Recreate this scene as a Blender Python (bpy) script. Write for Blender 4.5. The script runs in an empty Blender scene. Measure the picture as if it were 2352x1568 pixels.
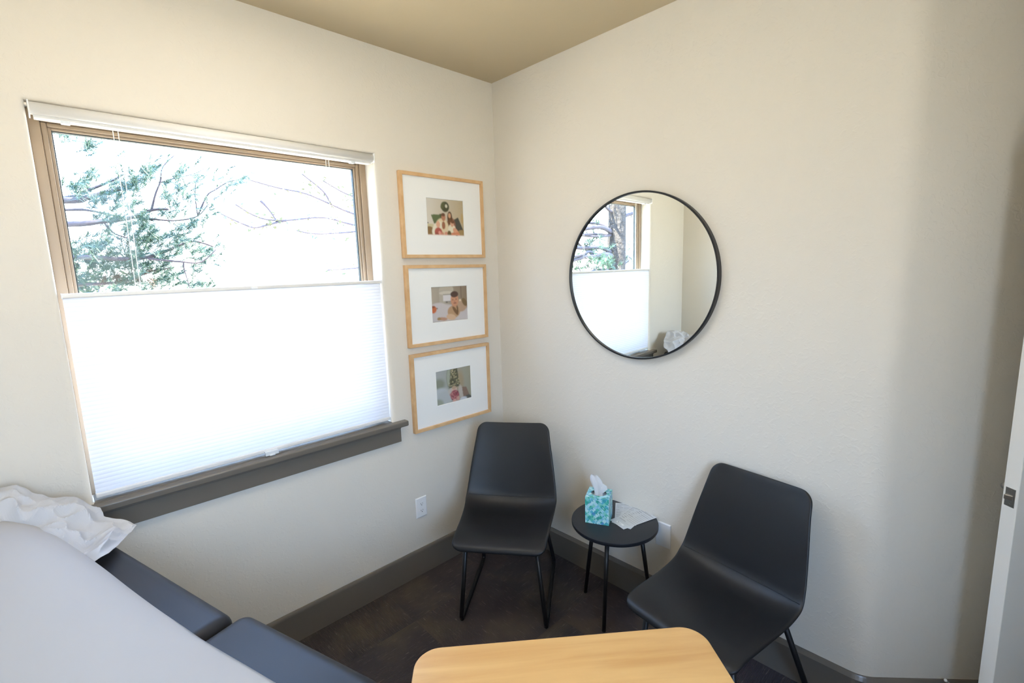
import bpy, bmesh, math, random
import numpy as np
from mathutils import Vector, Matrix, noise
PI = math.pi
random.seed(7)
S = bpy.context.scene
COL = S.collection
V = Vector

# ------------------------------------------------------------------ camera, sky, sun, exposure
cam_d = bpy.data.cameras.new('camera')
cam = bpy.data.objects.new('camera', cam_d); COL.objects.link(cam)
cam_d.sensor_fit = 'HORIZONTAL'; cam_d.sensor_width = 36.0
cam_d.lens = 1095.967 / 2352 * 36.0
cam_d.clip_start = 0.02; cam_d.clip_end = 200
yaw, pitch, roll = 0.80574695, -0.15103436, -0.03137886
f_ = V((math.cos(yaw)*math.cos(pitch), math.sin(yaw)*math.cos(pitch), math.sin(pitch)))
r0 = V((math.sin(yaw), -math.cos(yaw), 0)); u0 = r0.cross(f_)
r_ = r0*math.cos(roll) + u0*math.sin(roll); u_ = -r0*math.sin(roll) + u0*math.cos(roll)
mw = Matrix((r_, u_, -f_)).transposed().to_4x4()
mw.translation = V((-1.98242, -2.16775, 1.68395))
cam.matrix_world = mw
S.camera = cam

world = bpy.data.worlds.new('sky'); S.world = world; world.use_nodes = True
wn, wl = world.node_tree.nodes, world.node_tree.links
wn.clear()
tc = wn.new('ShaderNodeTexCoord'); sp = wn.new('ShaderNodeSeparateXYZ'); rp = wn.new('ShaderNodeValToRGB')
bg = wn.new('ShaderNodeBackground'); wo = wn.new('ShaderNodeOutputWorld')
wl.new(tc.outputs['Generated'], sp.inputs[0]); wl.new(sp.outputs['Z'], rp.inputs[0])
wl.new(rp.outputs[0], bg.inputs[0]); wl.new(bg.outputs[0], wo.inputs[0])
rp.color_ramp.elements[0].position = 0.0; rp.color_ramp.elements[0].color = (0.34, 0.345, 0.345, 1)
rp.color_ramp.elements[1].position = 1.0; rp.color_ramp.elements[1].color = (0.32, 0.53, 1.08, 1)
e = rp.color_ramp.elements.new(0.34); e.color = (0.42, 0.62, 0.98, 1)
bg.inputs[1].default_value = 14.0

sun_d = bpy.data.lights.new('sun', 'SUN'); sun_d.energy = 40.0; sun_d.angle = math.radians(0.6)
sun_d.color = (1.0, 0.93, 0.82)
sun = bpy.data.objects.new('sun', sun_d); COL.objects.link(sun)
sun.rotation_euler = V((-0.75, 0.03, -0.66)).to_track_quat('-Z', 'Y').to_euler()

def portal(name, loc, rot, sx, sy):
    d = bpy.data.lights.new(name, 'AREA'); d.shape = 'RECTANGLE'; d.size = sx; d.size_y = sy; d.energy = 1
    d.cycles.is_portal = True
    o = bpy.data.objects.new(name, d); COL.objects.link(o); o.location = loc; o.rotation_euler = rot
    return o
portal('sky_portal', (-1.37, 0.165, 1.59), (-PI/2, 0, 0), 1.2, 1.36)
portal('sky_portal', (-1.92, -2.985, 1.755), (PI/2, 0, 0), 1.22, 1.42)

LAMP = 6.5           # radiance of the ceiling light panel
vs = S.view_settings
S.display_settings.display_device = 'sRGB'
vs.view_transform = 'Standard'; vs.look = 'None'; vs.exposure = 0.66; vs.gamma = 1.0; vs.use_curve_mapping = False

# ------------------------------------------------------------------ materials
def lin(h):
    if isinstance(h, str):
        h = h.lstrip('#'); c = [int(h[i:i+2], 16)/255 for i in (0, 2, 4)]
    else: c = [x/255 for x in h]
    return tuple((x/12.92 if x <= 0.04045 else ((x+0.055)/1.055)**2.4) for x in c) + (1.0,)

def mat(name, col, rough=0.5, metal=0.0, spec=0.5, var=0.0, vscale=5.0, bump=0.0, bscale=100.0, bdist=0.002, coat=0.0):
    m = bpy.data.materials.new(name); m.use_nodes = True
    n, l = m.node_tree.nodes, m.node_tree.links
    b = n['Principled BSDF']
    b.inputs['Roughness'].default_value = rough; b.inputs['Metallic'].default_value = metal
    b.inputs['Specular IOR Level'].default_value = spec; b.inputs['Coat Weight'].default_value = coat
    c = lin(col)
    b.inputs['Base Color'].default_value = c
    t = n.new('ShaderNodeTexCoord')
    if var > 0:
        no = n.new('ShaderNodeTexNoise'); no.inputs['Scale'].default_value = vscale; no.inputs['Detail'].default_value = 4
        l.new(t.outputs['Object'], no.inputs['Vector'])
        mx = n.new('ShaderNodeMix'); mx.data_type = 'RGBA'
        mx.inputs[6].default_value = tuple(x*(1-var) for x in c[:3]) + (1,)
        mx.inputs[7].default_value = tuple(min(1, x*(1+var)) for x in c[:3]) + (1,)
        l.new(no.outputs['Fac'], mx.inputs[0]); l.new(mx.outputs[2], b.inputs['Base Color'])
    if bump > 0:
        nb = n.new('ShaderNodeTexNoise'); nb.inputs['Scale'].default_value = bscale; nb.inputs['Detail'].default_value = 3
        l.new(t.outputs['Object'], nb.inputs['Vector'])
        bp = n.new('ShaderNodeBump'); bp.inputs['Strength'].default_value = bump; bp.inputs['Distance'].default_value = bdist
        l.new(nb.outputs['Fac'], bp.inputs['Height']); l.new(bp.outputs[0], b.inputs['Normal'])
    return m

def mat_wall(name, col):
    # painted plaster with a light knock-down texture
    m = mat(name, col, 0.75, spec=0.25)
    n, l = m.node_tree.nodes, m.node_tree.links
    b = n['Principled BSDF']; t = n['Texture Coordinate']
    a = n.new('ShaderNodeTexNoise'); a.inputs['Scale'].default_value = 50; a.inputs['Detail'].default_value = 4; a.inputs['Distortion'].default_value = 0.9
    l.new(t.outputs['Object'], a.inputs['Vector'])
    r = n.new('ShaderNodeValToRGB'); r.color_ramp.elements[0].position = 0.52; r.color_ramp.elements[1].position = 0.66
    l.new(a.outputs['Fac'], r.inputs[0])
    f = n.new('ShaderNodeTexNoise'); f.inputs['Scale'].default_value = 150; f.inputs['Detail'].default_value = 2
    l.new(t.outputs['Object'], f.inputs['Vector'])
    s = n.new('ShaderNodeMath'); s.operation = 'MULTIPLY_ADD'; s.inputs[1].default_value = 0.45
    l.new(f.outputs['Fac'], s.inputs[0]); l.new(r.outputs[0], s.inputs[2])
    bp = n.new('ShaderNodeBump'); bp.inputs['Strength'].default_value = 0.35; bp.inputs['Distance'].default_value = 0.0011
    l.new(s.outputs[0], bp.inputs['Height']); l.new(bp.outputs[0], b.inputs['Normal'])
    return m

def mat_attr(name, rough=0.5, spec=0.4):
    m = bpy.data.materials.new(name); m.use_nodes = True
    n, l = m.node_tree.nodes, m.node_tree.links
    b = n['Principled BSDF']; b.inputs['Roughness'].default_value = rough; b.inputs['Specular IOR Level'].default_value = spec
    a = n.new('ShaderNodeAttribute'); a.attribute_name = 'print_color'
    l.new(a.outputs['Color'], b.inputs['Base Color'])
    return m

def mat_carpet():
    m = mat('carpet', '#4a413f', 0.95, spec=0.1)
    n, l = m.node_tree.nodes, m.node_tree.links
    b = n['Principled BSDF']; t = n['Texture Coordinate']
    mp = n.new('ShaderNodeMapping'); mp.inputs['Rotation'].default_value = (0, 0, math.radians(0))
    l.new(t.outputs['Object'], mp.inputs[0])
    st = n.new('ShaderNodeMapping'); st.inputs['Scale'].default_value = (200, 14, 8)
    l.new(mp.outputs[0], st.inputs[0])
    a = n.new('ShaderNodeTexNoise'); a.inputs['Scale'].default_value = 1.0; a.inputs['Detail'].default_value = 3; a.inputs['Roughness'].default_value = 0.7
    l.new(st.outputs[0], a.inputs['Vector'])
    c1 = n.new('ShaderNodeTexNoise'); c1.inputs['Scale'].default_value = 3.5; c1.inputs['Detail'].default_value = 3
    l.new(mp.outputs[0], c1.inputs['Vector'])
    ra = n.new('ShaderNodeValToRGB'); cr = ra.color_ramp
    cr.elements[0].position = 0.3; cr.elements[0].color = lin('#4a4346'); cr.elements[1].position = 0.7; cr.elements[1].color = lin('#62584e')
    e = cr.elements.new(0.5); e.color = lin('#524a4a')
    l.new(c1.outputs['Fac'], ra.inputs[0])
    fl = n.new('ShaderNodeValToRGB'); fl.color_ramp.elements[0].position = 0.60; fl.color_ramp.elements[1].position = 0.82
    l.new(a.outputs['Fac'], fl.inputs[0])
    mx = n.new('ShaderNodeMix'); mx.data_type = 'RGBA'; mx.inputs[7].default_value = lin('#9a8d80')
    l.new(fl.outputs[0], mx.inputs[0]); l.new(ra.outputs[0], mx.inputs[6]); l.new(mx.outputs[2], b.inputs['Base Color'])
    w = n.new('ShaderNodeTexWave'); w.bands_direction = 'X'; w.inputs['Scale'].default_value = 62; w.inputs['Distortion'].default_value = 0.6; w.inputs['Detail Scale'].default_value = 8
    l.new(mp.outputs[0], w.inputs['Vector'])
    ad = n.new('ShaderNodeMath'); ad.operation = 'ADD'; l.new(w.outputs['Fac'], ad.inputs[0]); l.new(a.outputs['Fac'], ad.inputs[1])
    bp = n.new('ShaderNodeBump'); bp.inputs['Strength'].default_value = 0.7; bp.inputs['Distance'].default_value = 0.004
    l.new(ad.outputs[0], bp.inputs['Height']); l.new(bp.outputs[0], b.inputs['Normal'])
    return m

def mat_wood(name, ca, cb, scale=(1.2, 14, 14), rough=0.4):
    m = mat(name, ca, rough, spec=0.4)
    n, l = m.node_tree.nodes, m.node_tree.links
    b = n['Principled BSDF']; t = n['Texture Coordinate']
    mp = n.new('ShaderNodeMapping'); mp.inputs['Scale'].default_value = scale; l.new(t.outputs['Object'], mp.inputs[0])
    a = n.new('ShaderNodeTexNoise'); a.inputs['Scale'].default_value = 1.6; a.inputs['Detail'].default_value = 6; a.inputs['Distortion'].default_value = 0.5
    l.new(mp.outputs[0], a.inputs['Vector'])
    r = n.new('ShaderNodeValToRGB'); r.color_ramp.elements[0].position = 0.32; r.color_ramp.elements[1].position = 0.68
    r.color_ramp.elements[0].color = lin(ca); r.color_ramp.elements[1].color = lin(cb)
    l.new(a.outputs['Fac'], r.inputs[0]); l.new(r.outputs[0], b.inputs['Base Color'])
    return m

def mat_shade(name, col, trans, rough=0.9):
    m = bpy.data.materials.new(name); m.use_nodes = True
    n, l = m.node_tree.nodes, m.node_tree.links
    n.clear(); o = n.new('ShaderNodeOutputMaterial')
    d = n.new('ShaderNodeBsdfDiffuse'); d.inputs[0].default_value = lin(col)
    t = n.new('ShaderNodeBsdfTranslucent'); t.inputs[0].default_value = lin(col)
    x = n.new('ShaderNodeMixShader'); x.inputs[0].default_value = trans
    l.new(d.outputs[0], x.inputs[1]); l.new(t.outputs[0], x.inputs[2]); l.new(x.outputs[0], o.inputs[0])
    return m

def mat_glass(name, tint=(0.97, 0.99, 0.98, 1)):
    m = bpy.data.materials.new(name); m.use_nodes = True
    n, l = m.node_tree.nodes, m.node_tree.links
    n.clear(); o = n.new('ShaderNodeOutputMaterial')
    t = n.new('ShaderNodeBsdfTransparent'); t.inputs[0].default_value = tint
    g = n.new('ShaderNodeBsdfGlossy'); g.inputs['Roughness'].default_value = 0.02
    lw = n.new('ShaderNodeLayerWeight'); lw.inputs[0].default_value = 0.5
    pw = n.new('ShaderNodeMath'); pw.operation = 'POWER'; pw.inputs[1].default_value = 4.0; l.new(lw.outputs['Facing'], pw.inputs[0])
    fr = n.new('ShaderNodeMath'); fr.operation = 'MULTIPLY_ADD'; fr.inputs[1].default_value = 0.6; fr.inputs[2].default_value = 0.010; l.new(pw.outputs[0], fr.inputs[0])
    x = n.new('ShaderNodeMixShader')
    l.new(fr.outputs[0], x.inputs[0]); l.new(t.outputs[0], x.inputs[1]); l.new(g.outputs[0], x.inputs[2]); l.new(x.outputs[0], o.inputs[0])
    return m

M = dict(
    wall=mat_wall('wall_paint', '#e4ddd1'),
    ceiling=mat('ceiling_paint', '#ccbc9e', 0.85, spec=0.2, bump=0.15, bscale=60),
    trim=mat('taupe_trim_paint', '#716a61', 0.26, spec=0.5, bump=0.05, bscale=30),
    carpet=mat_carpet(),
    vinyl=mat('tan_window_vinyl', '#a28d75', 0.4, bump=0.03, bscale=20),
    gasket=mat('dark_gasket', '#39403f', 0.6),
    white=mat('white_plastic', '#f0f0f0', 0.4),
    rail=mat('white_rail_metal', '#e9e6e2', 0.35),
    shade=mat_shade('shade_fabric', '#f3f3f6', 0.27),
    glass=mat_glass('window_glass'),
    cord=mat('white_cord', '#f2f0ea', 0.7),
    clear=mat('clear_plastic', '#dfe3e6', 0.15, spec=0.7),
    oak=mat_wood('pale_oak', '#d3a878', '#e0bb8c', (10, 10, 10), 0.45),
    mat_board=mat('white_mat_board', '#f3f3f1', 0.85, spec=0.2),
    print=mat_attr('photo_print', 0.35),
    leather=mat('black_faux_leather', '#151619', 0.46, spec=0.45, bump=0.12, bscale=350, bdist=0.0006),
    black=mat('black_metal', '#111113', 0.4, spec=0.5),
    tabletop=mat('black_tabletop', '#202227', 0.36, spec=0.5, bump=0.02, bscale=200),
    mirror=mat('mirror_silver', '#f4f8f5', 0.0, metal=1.0),
    vinylpad=mat('slate_vinyl', '#242325', 0.44, spec=0.22, bump=0.06, bscale=260, bdist=0.0006),
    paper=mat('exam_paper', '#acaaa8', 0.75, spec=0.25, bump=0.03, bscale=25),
    tissue=mat_shade('tissue_paper', '#f6f6f8', 0.35),
    crumple=mat_shade('crumpled_paper', '#dcdde1', 0.3),
    maple=mat_wood('maple_laminate', '#c8975a', '#d9ad6e', (1.5, 16, 16), 0.35),
    door=mat('door_white_paint', '#f2efe8', 0.45, bump=0.03, bscale=40),
    nickel=mat('satin_nickel', '#b9b4ac', 0.28, metal=1.0),
    base=mat('cabinet_laminate', '#b9b3a8', 0.5, var=0.03),
    board=mat('box_board', '#9b8b80', 0.9),
    bark=mat('pine_bark', '#403c3a', 0.95, spec=0.1, var=0.35, vscale=18, bump=0.9, bscale=26, bdist=0.03),
    twig=mat('twig_bark', '#463f45', 0.9, var=0.1, vscale=9),
    needle=mat('pine_needles', '#2f4a3b', 0.6, var=0.35, vscale=6),
    needle_brown=mat('dry_needles', '#4a3a2a', 0.8, var=0.2, vscale=6),
    leaf=mat('young_leaves', '#4e5238', 0.7, var=0.3, vscale=3),
    bush=mat('bush_leaves', '#38461f', 0.7, var=0.35, vscale=4),
    ground=mat('dry_lawn', '#b8a98e', 0.95, var=0.2, vscale=2),
    slot=mat('dark_slot', '#26282b', 0.6),
)

# ------------------------------------------------------------------ mesh helpers
class MB:
    def __init__(s): s.v = []; s.f = []; s.mi = []
    def add(s, vs, fs, mi=0):
        o = len(s.v); s.v += [tuple(v) for v in vs]; s.f += [tuple(i+o for i in f) for f in fs]; s.mi += [mi]*len(fs)
        return s
    def box(s, x0, x1, y0, y1, z0, z1, mi=0, T=None):
        vs = [V((x, y, z)) for z in (z0, z1) for y in (y0, y1) for x in (x0, x1)]
        if T: vs = [T @ v for v in vs]
        return s.add(vs, [(0, 2, 3, 1), (4, 5, 7, 6), (0, 1, 5, 4), (2, 6, 7, 3), (0, 4, 6, 2), (1, 3, 7, 5)], mi)
    def prism(s, poly, a, b, fn):
        # poly: 2D outline, a,b: extent; fn(u,v,w)->3D
        n = len(poly)
        vs = [fn(p[0], p[1], a) for p in poly] + [fn(p[0], p[1], b) for p in poly]
        fs = [tuple(range(n))[::-1], tuple(range(n, 2*n))] + [(i, (i+1) % n, n+(i+1) % n, n+i) for i in range(n)]
        return s.add(vs, fs)
    def tube(s, pts, r, n=8, mi=0, caps=True):
        pts = [V(p) for p in pts]; rs = r if isinstance(r, (list, tuple)) else [r]*len(pts)
        vs = []; up = None
        for i, p in enumerate(pts):
            d = (pts[min(i+1, len(pts)-1)] - pts[max(i-1, 0)]).normalized()
            if up is None: up = d.orthogonal().normalized()
            up = (up - d*up.dot(d))
            up = up.normalized() if up.length > 1e-6 else d.orthogonal().normalized()
            w = d.cross(up)
            vs += [p + (up*math.cos(2*PI*k/n) + w*math.sin(2*PI*k/n))*rs[i] for k in range(n)]
        fs = [(i*n+k, i*n+(k+1) % n, (i+1)*n+(k+1) % n, (i+1)*n+k) for i in range(len(pts)-1) for k in range(n)]
        if caps: fs += [tuple(range(n))[::-1], tuple(range((len(pts)-1)*n, len(pts)*n))]
        return s.add(vs, fs, mi)
    def lathe(s, prof, n=48, T=None, mi=0):
        # prof: (r,z) list; closed at ends when r==0 approx
        vs = []; fs = []
        for r, z in prof: vs += [V((r*math.cos(2*PI*k/n), r*math.sin(2*PI*k/n), z)) for k in range(n)]
        for i in range(len(prof)-1):
            fs += [(i*n+k, i*n+(k+1) % n, (i+1)*n+(k+1) % n, (i+1)*n+k) for k in range(n)]
        if T: vs = [T @ v for v in vs]
        return s.add(vs, fs, mi)
    def grid(s, fn, nu, nv, mi=0):
        vs = [fn(i/(nu-1), j/(nv-1)) for j in range(nv) for i in range(nu)]
        return s.add(vs, [(j*nu+i, j*nu+i+1, (j+1)*nu+i+1, (j+1)*nu+i) for j in range(nv-1) for i in range(nu-1)], mi)
    def build(s, name, m, parent=None, smooth=False, bevel=0, seg=2, merge=False, solid=0, sub=0, angle=35):
        me = bpy.data.meshes.new(name); me.from_pydata(s.v, [], s.f)
        for x in (m if isinstance(m, list) else [m]): me.materials.append(x)
        bm = bmesh.new(); bm.from_mesh(me)
        if merge: bmesh.ops.remove_doubles(bm, verts=bm.verts, dist=1e-5)
        for f, k in zip(bm.faces, s.mi if not merge else [0]*len(bm.faces)): f.material_index = k
        if not solid: bmesh.ops.recalc_face_normals(bm, faces=bm.faces)
        bm.to_mesh(me); bm.free()
        o = bpy.data.objects.new(name, me); COL.objects.link(o)
        if parent: o.parent = parent
        if solid:
            md = o.modifiers.new('solid', 'SOLIDIFY'); md.thickness = solid; md.offset = 0
        if bevel:
            md = o.modifiers.new('bevel', 'BEVEL'); md.width = bevel; md.segments = seg; md.limit_method = 'ANGLE'; md.angle_limit = math.radians(angle)
        if sub:
            md = o.modifiers.new('sub', 'SUBSURF'); md.levels = sub; md.render_levels = sub
        if smooth or bevel: me.polygons.foreach_set('use_smooth', [True]*len(me.polygons))
        if bevel:
            md = o.modifiers.new('wn', 'WEIGHTED_NORMAL'); md.keep_sharp = True
        return o

def empty(name, loc=(0, 0, 0), rz=0):
    o = bpy.data.objects.new(name, None); COL.objects.link(o); o.location = loc; o.rotation_euler = (0, 0, rz); o.empty_display_size = 0.1
    return o
def tag(o, label=None, cat=None, group=None, kind=None):
    if label: o['label'] = label
    if cat: o['category'] = cat
    if group: o['group'] = group
    if kind: o['kind'] = kind
    return o
def struct(o): o['kind'] = 'structure'; return o
def dup(root, loc, rz, label=None):
    r = root.copy(); COL.objects.link(r); r.location = loc; r.rotation_euler = (0, 0, rz)
    if label: r['label'] = label
    for ch in list(root.children):
        c = ch.copy(); COL.objects.link(c); c.parent = r
        for g in ch.children:
            d = g.copy(); COL.objects.link(d); d.parent = c
    return r

H = 2.74
# ------------------------------------------------------------------ structure
b = MB(); b.box(-2.72, 1.6, -4.4, 0.16, -0.06, 0.0); fl_ = struct(b.build('floor', M['carpet']))
tb = MB(); tb.box(-0.2498, 0.2498, -0.2498, 0.2498, -0.002, 0.003); t0 = None
for i in range(9):
    for j in range(7):
        cx, cy = 0.85-0.5*i+0.0, -0.05-0.5*j
        if cx < -2.9: continue
        if t0 is None: t0 = tb.build('carpet_tile', M['carpet'], fl_); o = t0
        else: o = t0.copy(); COL.objects.link(o)
        o.location = (cx, cy, 0); o.rotation_euler = (0, 0, (PI/2 if (i+j) % 2 else 0) + PI*((i*3+j) % 2))
b = MB(); b.box(-2.95, 1.9, -4.6, 0.40, H, H+0.15); struct(b.build('ceiling', M['ceiling']))

def holed_wall(name, x0, x1, z0, z1, hx0, hx1, hz0, hz1, depth, fn, rad=0.02, m='wall'):
    # wall face at w=0, running back to w=depth, with a rounded plaster edge round the hole; fn(u,w,z)
    rings = []
    def rect(a, b_, c, d, w): return [fn(a, w, c), fn(b_, w, c), fn(b_, w, d), fn(a, w, d)]
    rings.append(rect(x0, x1, z0, z1, 0))
    K = 6
    for k in range(K+1):
        t = PI/2*k/K; g = rad*(1-math.sin(t)); w = rad*(1-math.cos(t))
        rings.append(rect(hx0-g, hx1+g, hz0-g, hz1+g, w))
    rings.append(rect(hx0, hx1, hz0, hz1, depth))
    rings.append(rect(x0, x1, z0, z1, depth))
    vs = [p for r in rings for p in r]; fs = []
    n = len(rings)
    for i in range(n):
        j = (i+1) % n
        for k in range(4): fs.append((i*4+k, i*4+(k+1) % 4, j*4+(k+1) % 4, j*4+k))
    me = MB(); me.add(vs, fs); o = me.build(name, M[m])
    for i, p in enumerate(o.data.polygons): p.use_smooth = (i//4) in range(1, K+1)
    return struct(o)

WX0, WX1, WZ0, WZ1 = -1.962, -0.777, 0.913, 2.252
FY = -2.86
holed_wall('wall_left', -2.72, 0.0, 0.0, H, WX0, WX1, WZ0, WZ1, 0.16, lambda u, w, z: V((u, w, z)))
b = MB(); b.box(-2.76, -2.6, FY-0.12, 0.0, 0, H); struct(b.build('wall_side', M['wall']))

# plan of the mirror wall, its soft 45-degree corner and the angled wall
DC = V((0.673, -0.740)); NC = V((-0.740, -0.673))         # along / out of the angled wall
def plan_arc(off):
    # off = distance out into the room from the wall face
    R = 0.11; th = math.acos(DC.dot(V((0, -1))))
    tl = R*math.tan(th/2); cx, cy = R, -1.9185+tl          # centre lies behind the wall
    pts = []
    for k in range(9):
        a = PI + th*k/8
        pts.append(V((cx+(R+off)*math.cos(a), cy+(R+off)*math.sin(a))))
    return pts
def wall_strip(name, front, back, z0, z1, m, sm=True, bevel=0):
    n = len(front); b = MB()
    vs = [V((p.x, p.y, z)) for z in (z0, z1) for p in front] + [V((p.x, p.y, z)) for z in (z0, z1) for p in back]
    fs = []
    for i in range(n-1):
        fs += [(i, i+1, n+i+1, n+i), (2*n+i, 3*n+i, 3*n+i+1, 2*n+i+1), (n+i, n+i+1, 3*n+i+1, 3*n+i), (i, 2*n+i, 2*n+i+1, i+1)]
    fs += [(0, n, 3*n, 2*n), (n-1, 3*n-1, 4*n-1, 2*n-1)]
    b.add(vs, fs); o = b.build(name, m, bevel=bevel)
    for p in o.data.polygons: p.use_smooth = abs(p.normal.z) < 0.5
    if not bevel:
        md = o.modifiers.new('es', 'EDGE_SPLIT'); md.split_angle = math.radians(30)
    return struct(o)
arc = plan_arc(0)
fr = [V((0, 0.16))] + arc; bk = [V((0.14, 0.16))] + [V((0.14, p.y+0.02)) for p in arc]
wall_strip('wall_right', fr, bk, 0, H, M['wall'])
HINGE = V((0.72, -2.795)); end = arc[-1] + DC*1.30
wall_strip('wall_angled', [arc[-1], end], [arc[-1]-NC*0.12, end-NC*0.12], 0, H, M['wall'])
# front wall behind the photographer with the open doorway, and the hall beyond it
FY = -2.86
holed_wall('wall_front', -2.6, -0.13, 0.0, H, -2.52, -1.32, 1.05, 2.46, 0.12, lambda u, w, z: V((u, FY-w, z)))
b = MB(); b.box(0.76, 1.0, FY-0.12, FY, 0, H); b.box(-0.13, 0.76, FY-0.12, FY, 2.06, H)
struct(b.build('wall_doorway', M['wall']))
b = MB(); b.box(-0.9, -0.8, -4.3, FY-0.12, 0, H); b.box(1.5, 1.6, -4.3, FY, 0, H); b.box(-0.9, 1.6, -4.4, -4.3, 0, H); b.box(0.9, 1.6, FY-0.1, FY, 0, H)
struct(b.build('wall_hall', M['wall']))
b = MB()
b.box(-0.18, -0.11, FY-0.13, FY+0.015, 0, 2.05); b.box(0.74, 0.81, FY-0.13, FY+0.015, 0, 2.05); b.box(-0.18, 0.81, FY-0.13, FY+0.015, 2.03, 2.11)
struct(b.build('trim_door_casing', M['door'], bevel=0.004))

# baseboards
BH, BT = 0.153, 0.016
prof = [(0, 0), (BT, 0), (BT, BH-0.016), (BT-0.007, BH-0.004), (BT-0.010, BH), (0, BH)]
b = MB(); b.prism(prof, -2.6, -BT, lambda u, v, w: V((w, -u, v))); struct(b.build('baseboard_left', M['trim'], bevel=0.0015))
def base_curve(name, offs, extra_start, extra_end):
    # sweep the profile along the mirror wall and its rounded corner
    b = MB(); n = len(prof); path = []
    for o_, z in prof:
        a = plan_arc(o_); path.append(([V((-o_, extra_start))] if extra_start is not None else []) + a + ([arc[-1]+NC*o_+DC*extra_end]))
    m_ = len(path[0]); vs = []; fs = []
    for j in range(m_):
        for i, (o_, z) in enumerate(prof): vs.append(V((path[i][j].x, path[i][j].y, z)))
    for j in range(m_-1):
        for i in range(n): fs.append((j*n+i, j*n+(i+1) % n, (j+1)*n+(i+1) % n, (j+1)*n+i))
    fs += [tuple(range(n)), tuple(range((m_-1)*n, m_*n))[::-1]]
    b.add(vs, fs); o = b.build(name, M['trim'])
    return struct(o)
base_curve('baseboard_right', 0, 0.0, 0.98)
b = MB(); b.prism(prof, FY, 0.0, lambda u, v, w: V((-2.6+u, w, v))); struct(b.build('baseboard_side', M['trim'], bevel=0.0015))
b = MB(); b.prism(prof, -2.6, -0.19, lambda u, v, w: V((w, FY+u, v))); struct(b.build('baseboard_front', M['trim'], bevel=0.0015))

# window 1: tan vinyl frame
def frame_ring(b, x0, x1, z0, z1, wl_, wr, wt, wb, y0, y1):
    b.box(x0, x0+wl_, y0, y1, z0, z1); b.box(x1-wr, x1, y0, y1, z0, z1)
    b.box(x0+wl_, x1-wr, y0, y1, z1-wt, z1); b.box(x0+wl_, x1-wr, y0, y1, z0, z0+wb)
win = struct(empty('window_1', (-1.37, 0.12, 0.93)))
def child(o, p):
    o.parent = p; o.matrix_parent_inverse = Matrix.Translation(-V(p.location)); return o
b = MB(); frame_ring(b, WX0, WX1, WZ0+0.0, WZ1, 0.030, 0.030, 0.038, 0.035, 0.098, 0.158)
child(b.build('outer_frame', M['vinyl'], bevel=0.003), win)
b = MB(); frame_ring(b, WX0+0.030, WX1-0.030, WZ0+0.035, WZ1-0.038, 0.016, 0.016, 0.014, 0.018, 0.106, 0.150)
child(b.build('inner_frame', M['vinyl'], bevel=0.004), win)
b = MB(); frame_ring(b, WX0+0.046, WX1-0.046, WZ0+0.053, WZ1-0.052, 0.009, 0.009, 0.008, 0.010, 0.114, 0.146)
child(b.build('glazing_bead', M['vinyl'], bevel=0.002), win)
b = MB(); frame_ring(b, WX0+0.055, WX1-0.055, WZ0+0.063, WZ1-0.060, 0.0035, 0.0035, 0.0035, 0.0035, 0.122, 0.140)
child(b.build('gasket', M['gasket']), win)
b = MB(); b.box(WX0+0.056, WX1-0.056, 0.128, 0.132, WZ0+0.064, WZ1-0.061); child(b.build('pane', M['glass']), win)
# sill and apron
b = MB(); sx0, sx1 = -2.032, -0.708
b.add([(sx0, 0, 0.886), (sx1, 0, 0.886), (sx1, -0.040, 0.886), (sx0, -0.040, 0.886), (sx0, 0, 0.914), (sx1, 0, 0.914), (sx1, -0.040, 0.914), (sx0, -0.040, 0.914)],
      [(0, 3, 2, 1), (4, 5, 6, 7), (0, 1, 5, 4), (1, 2, 6, 5), (2, 3, 7, 6), (3, 0, 4, 7)])
b.box(WX0+0.001, WX1-0.001, -0.001, 0.100, 0.890, 0.9140)
child(b.build('window_sill', M['trim'], bevel=0.006, seg=3), win)
b = MB(); b.box(-2.000, -0.745, -0.018, 0.0, 0.804, 0.887); child(b.build('apron', M['trim'], bevel=0.002), win)
b = MB(); b.box(-2.000, -0.745, -0.024, -0.0, 0.876, 0.8865); child(b.build('apron_bead', M['trim'], bevel=0.004, seg=3), win)

# window 2 in the wall behind the camera
w2 = struct(empty('window_2', (-2.0, FY-0.1, 1.15)))
b = MB(); frame_ring(b, -2.52, -1.32, 1.05, 2.46, 0.04, 0.04, 0.045, 0.045, FY-0.118, FY-0.06); child(b.build('outer_frame', M['vinyl'], bevel=0.003), w2)
b = MB(); b.box(-2.48, -1.36, FY-0.092, FY-0.088, 1.095, 2.415); child(b.build('pane', M['glass']), w2)

# ------------------------------------------------------------------ cellular shade
sh = tag(empty('cellular_shade', (-1.37, 0.03, 0.925)), 'white cellular window shade, lowered from the top to cover the lower half of window', 'blind')
SX0, SX1 = WX0+0.006, WX1-0.006
n = 14; pr_ = [(0.052, 0.0)] + [(0.052, 0.012), (0.000, 0.012)]
vp = [(0.050, 2.2465), (0.002, 2.2465)] + [(0.002 - 0.012*math.sin(PI*k/8)**0.7 - 0.003*k/8, 2.2465 - 0.037*k/8) for k in range(1, 9)] + [(0.006, 2.2105), (0.008, 2.218), (0.050, 2.218)]
b = MB(); b.prism(vp, SX0+0.003, SX1-0.003, lambda u, v, w: V((w, u, v))); child(b.build('headrail_valance', M['rail'], smooth=False), sh)
for p in sh.children[0].data.polygons: p.use_smooth = 0.3 < abs(p.normal.y) <= 1 and len(p.vertices) == 4
b = MB(); b.box(SX0, SX0+0.004, -0.013, 0.050, 2.206, 2.2475); child(b.build('end_cap', M['white'], bevel=0.001), sh)
b = MB(); b.box(SX1-0.004, SX1, -0.013, 0.050, 2.206, 2.2475); child(b.build('end_cap', M['white'], bevel=0.001), sh)
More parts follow.
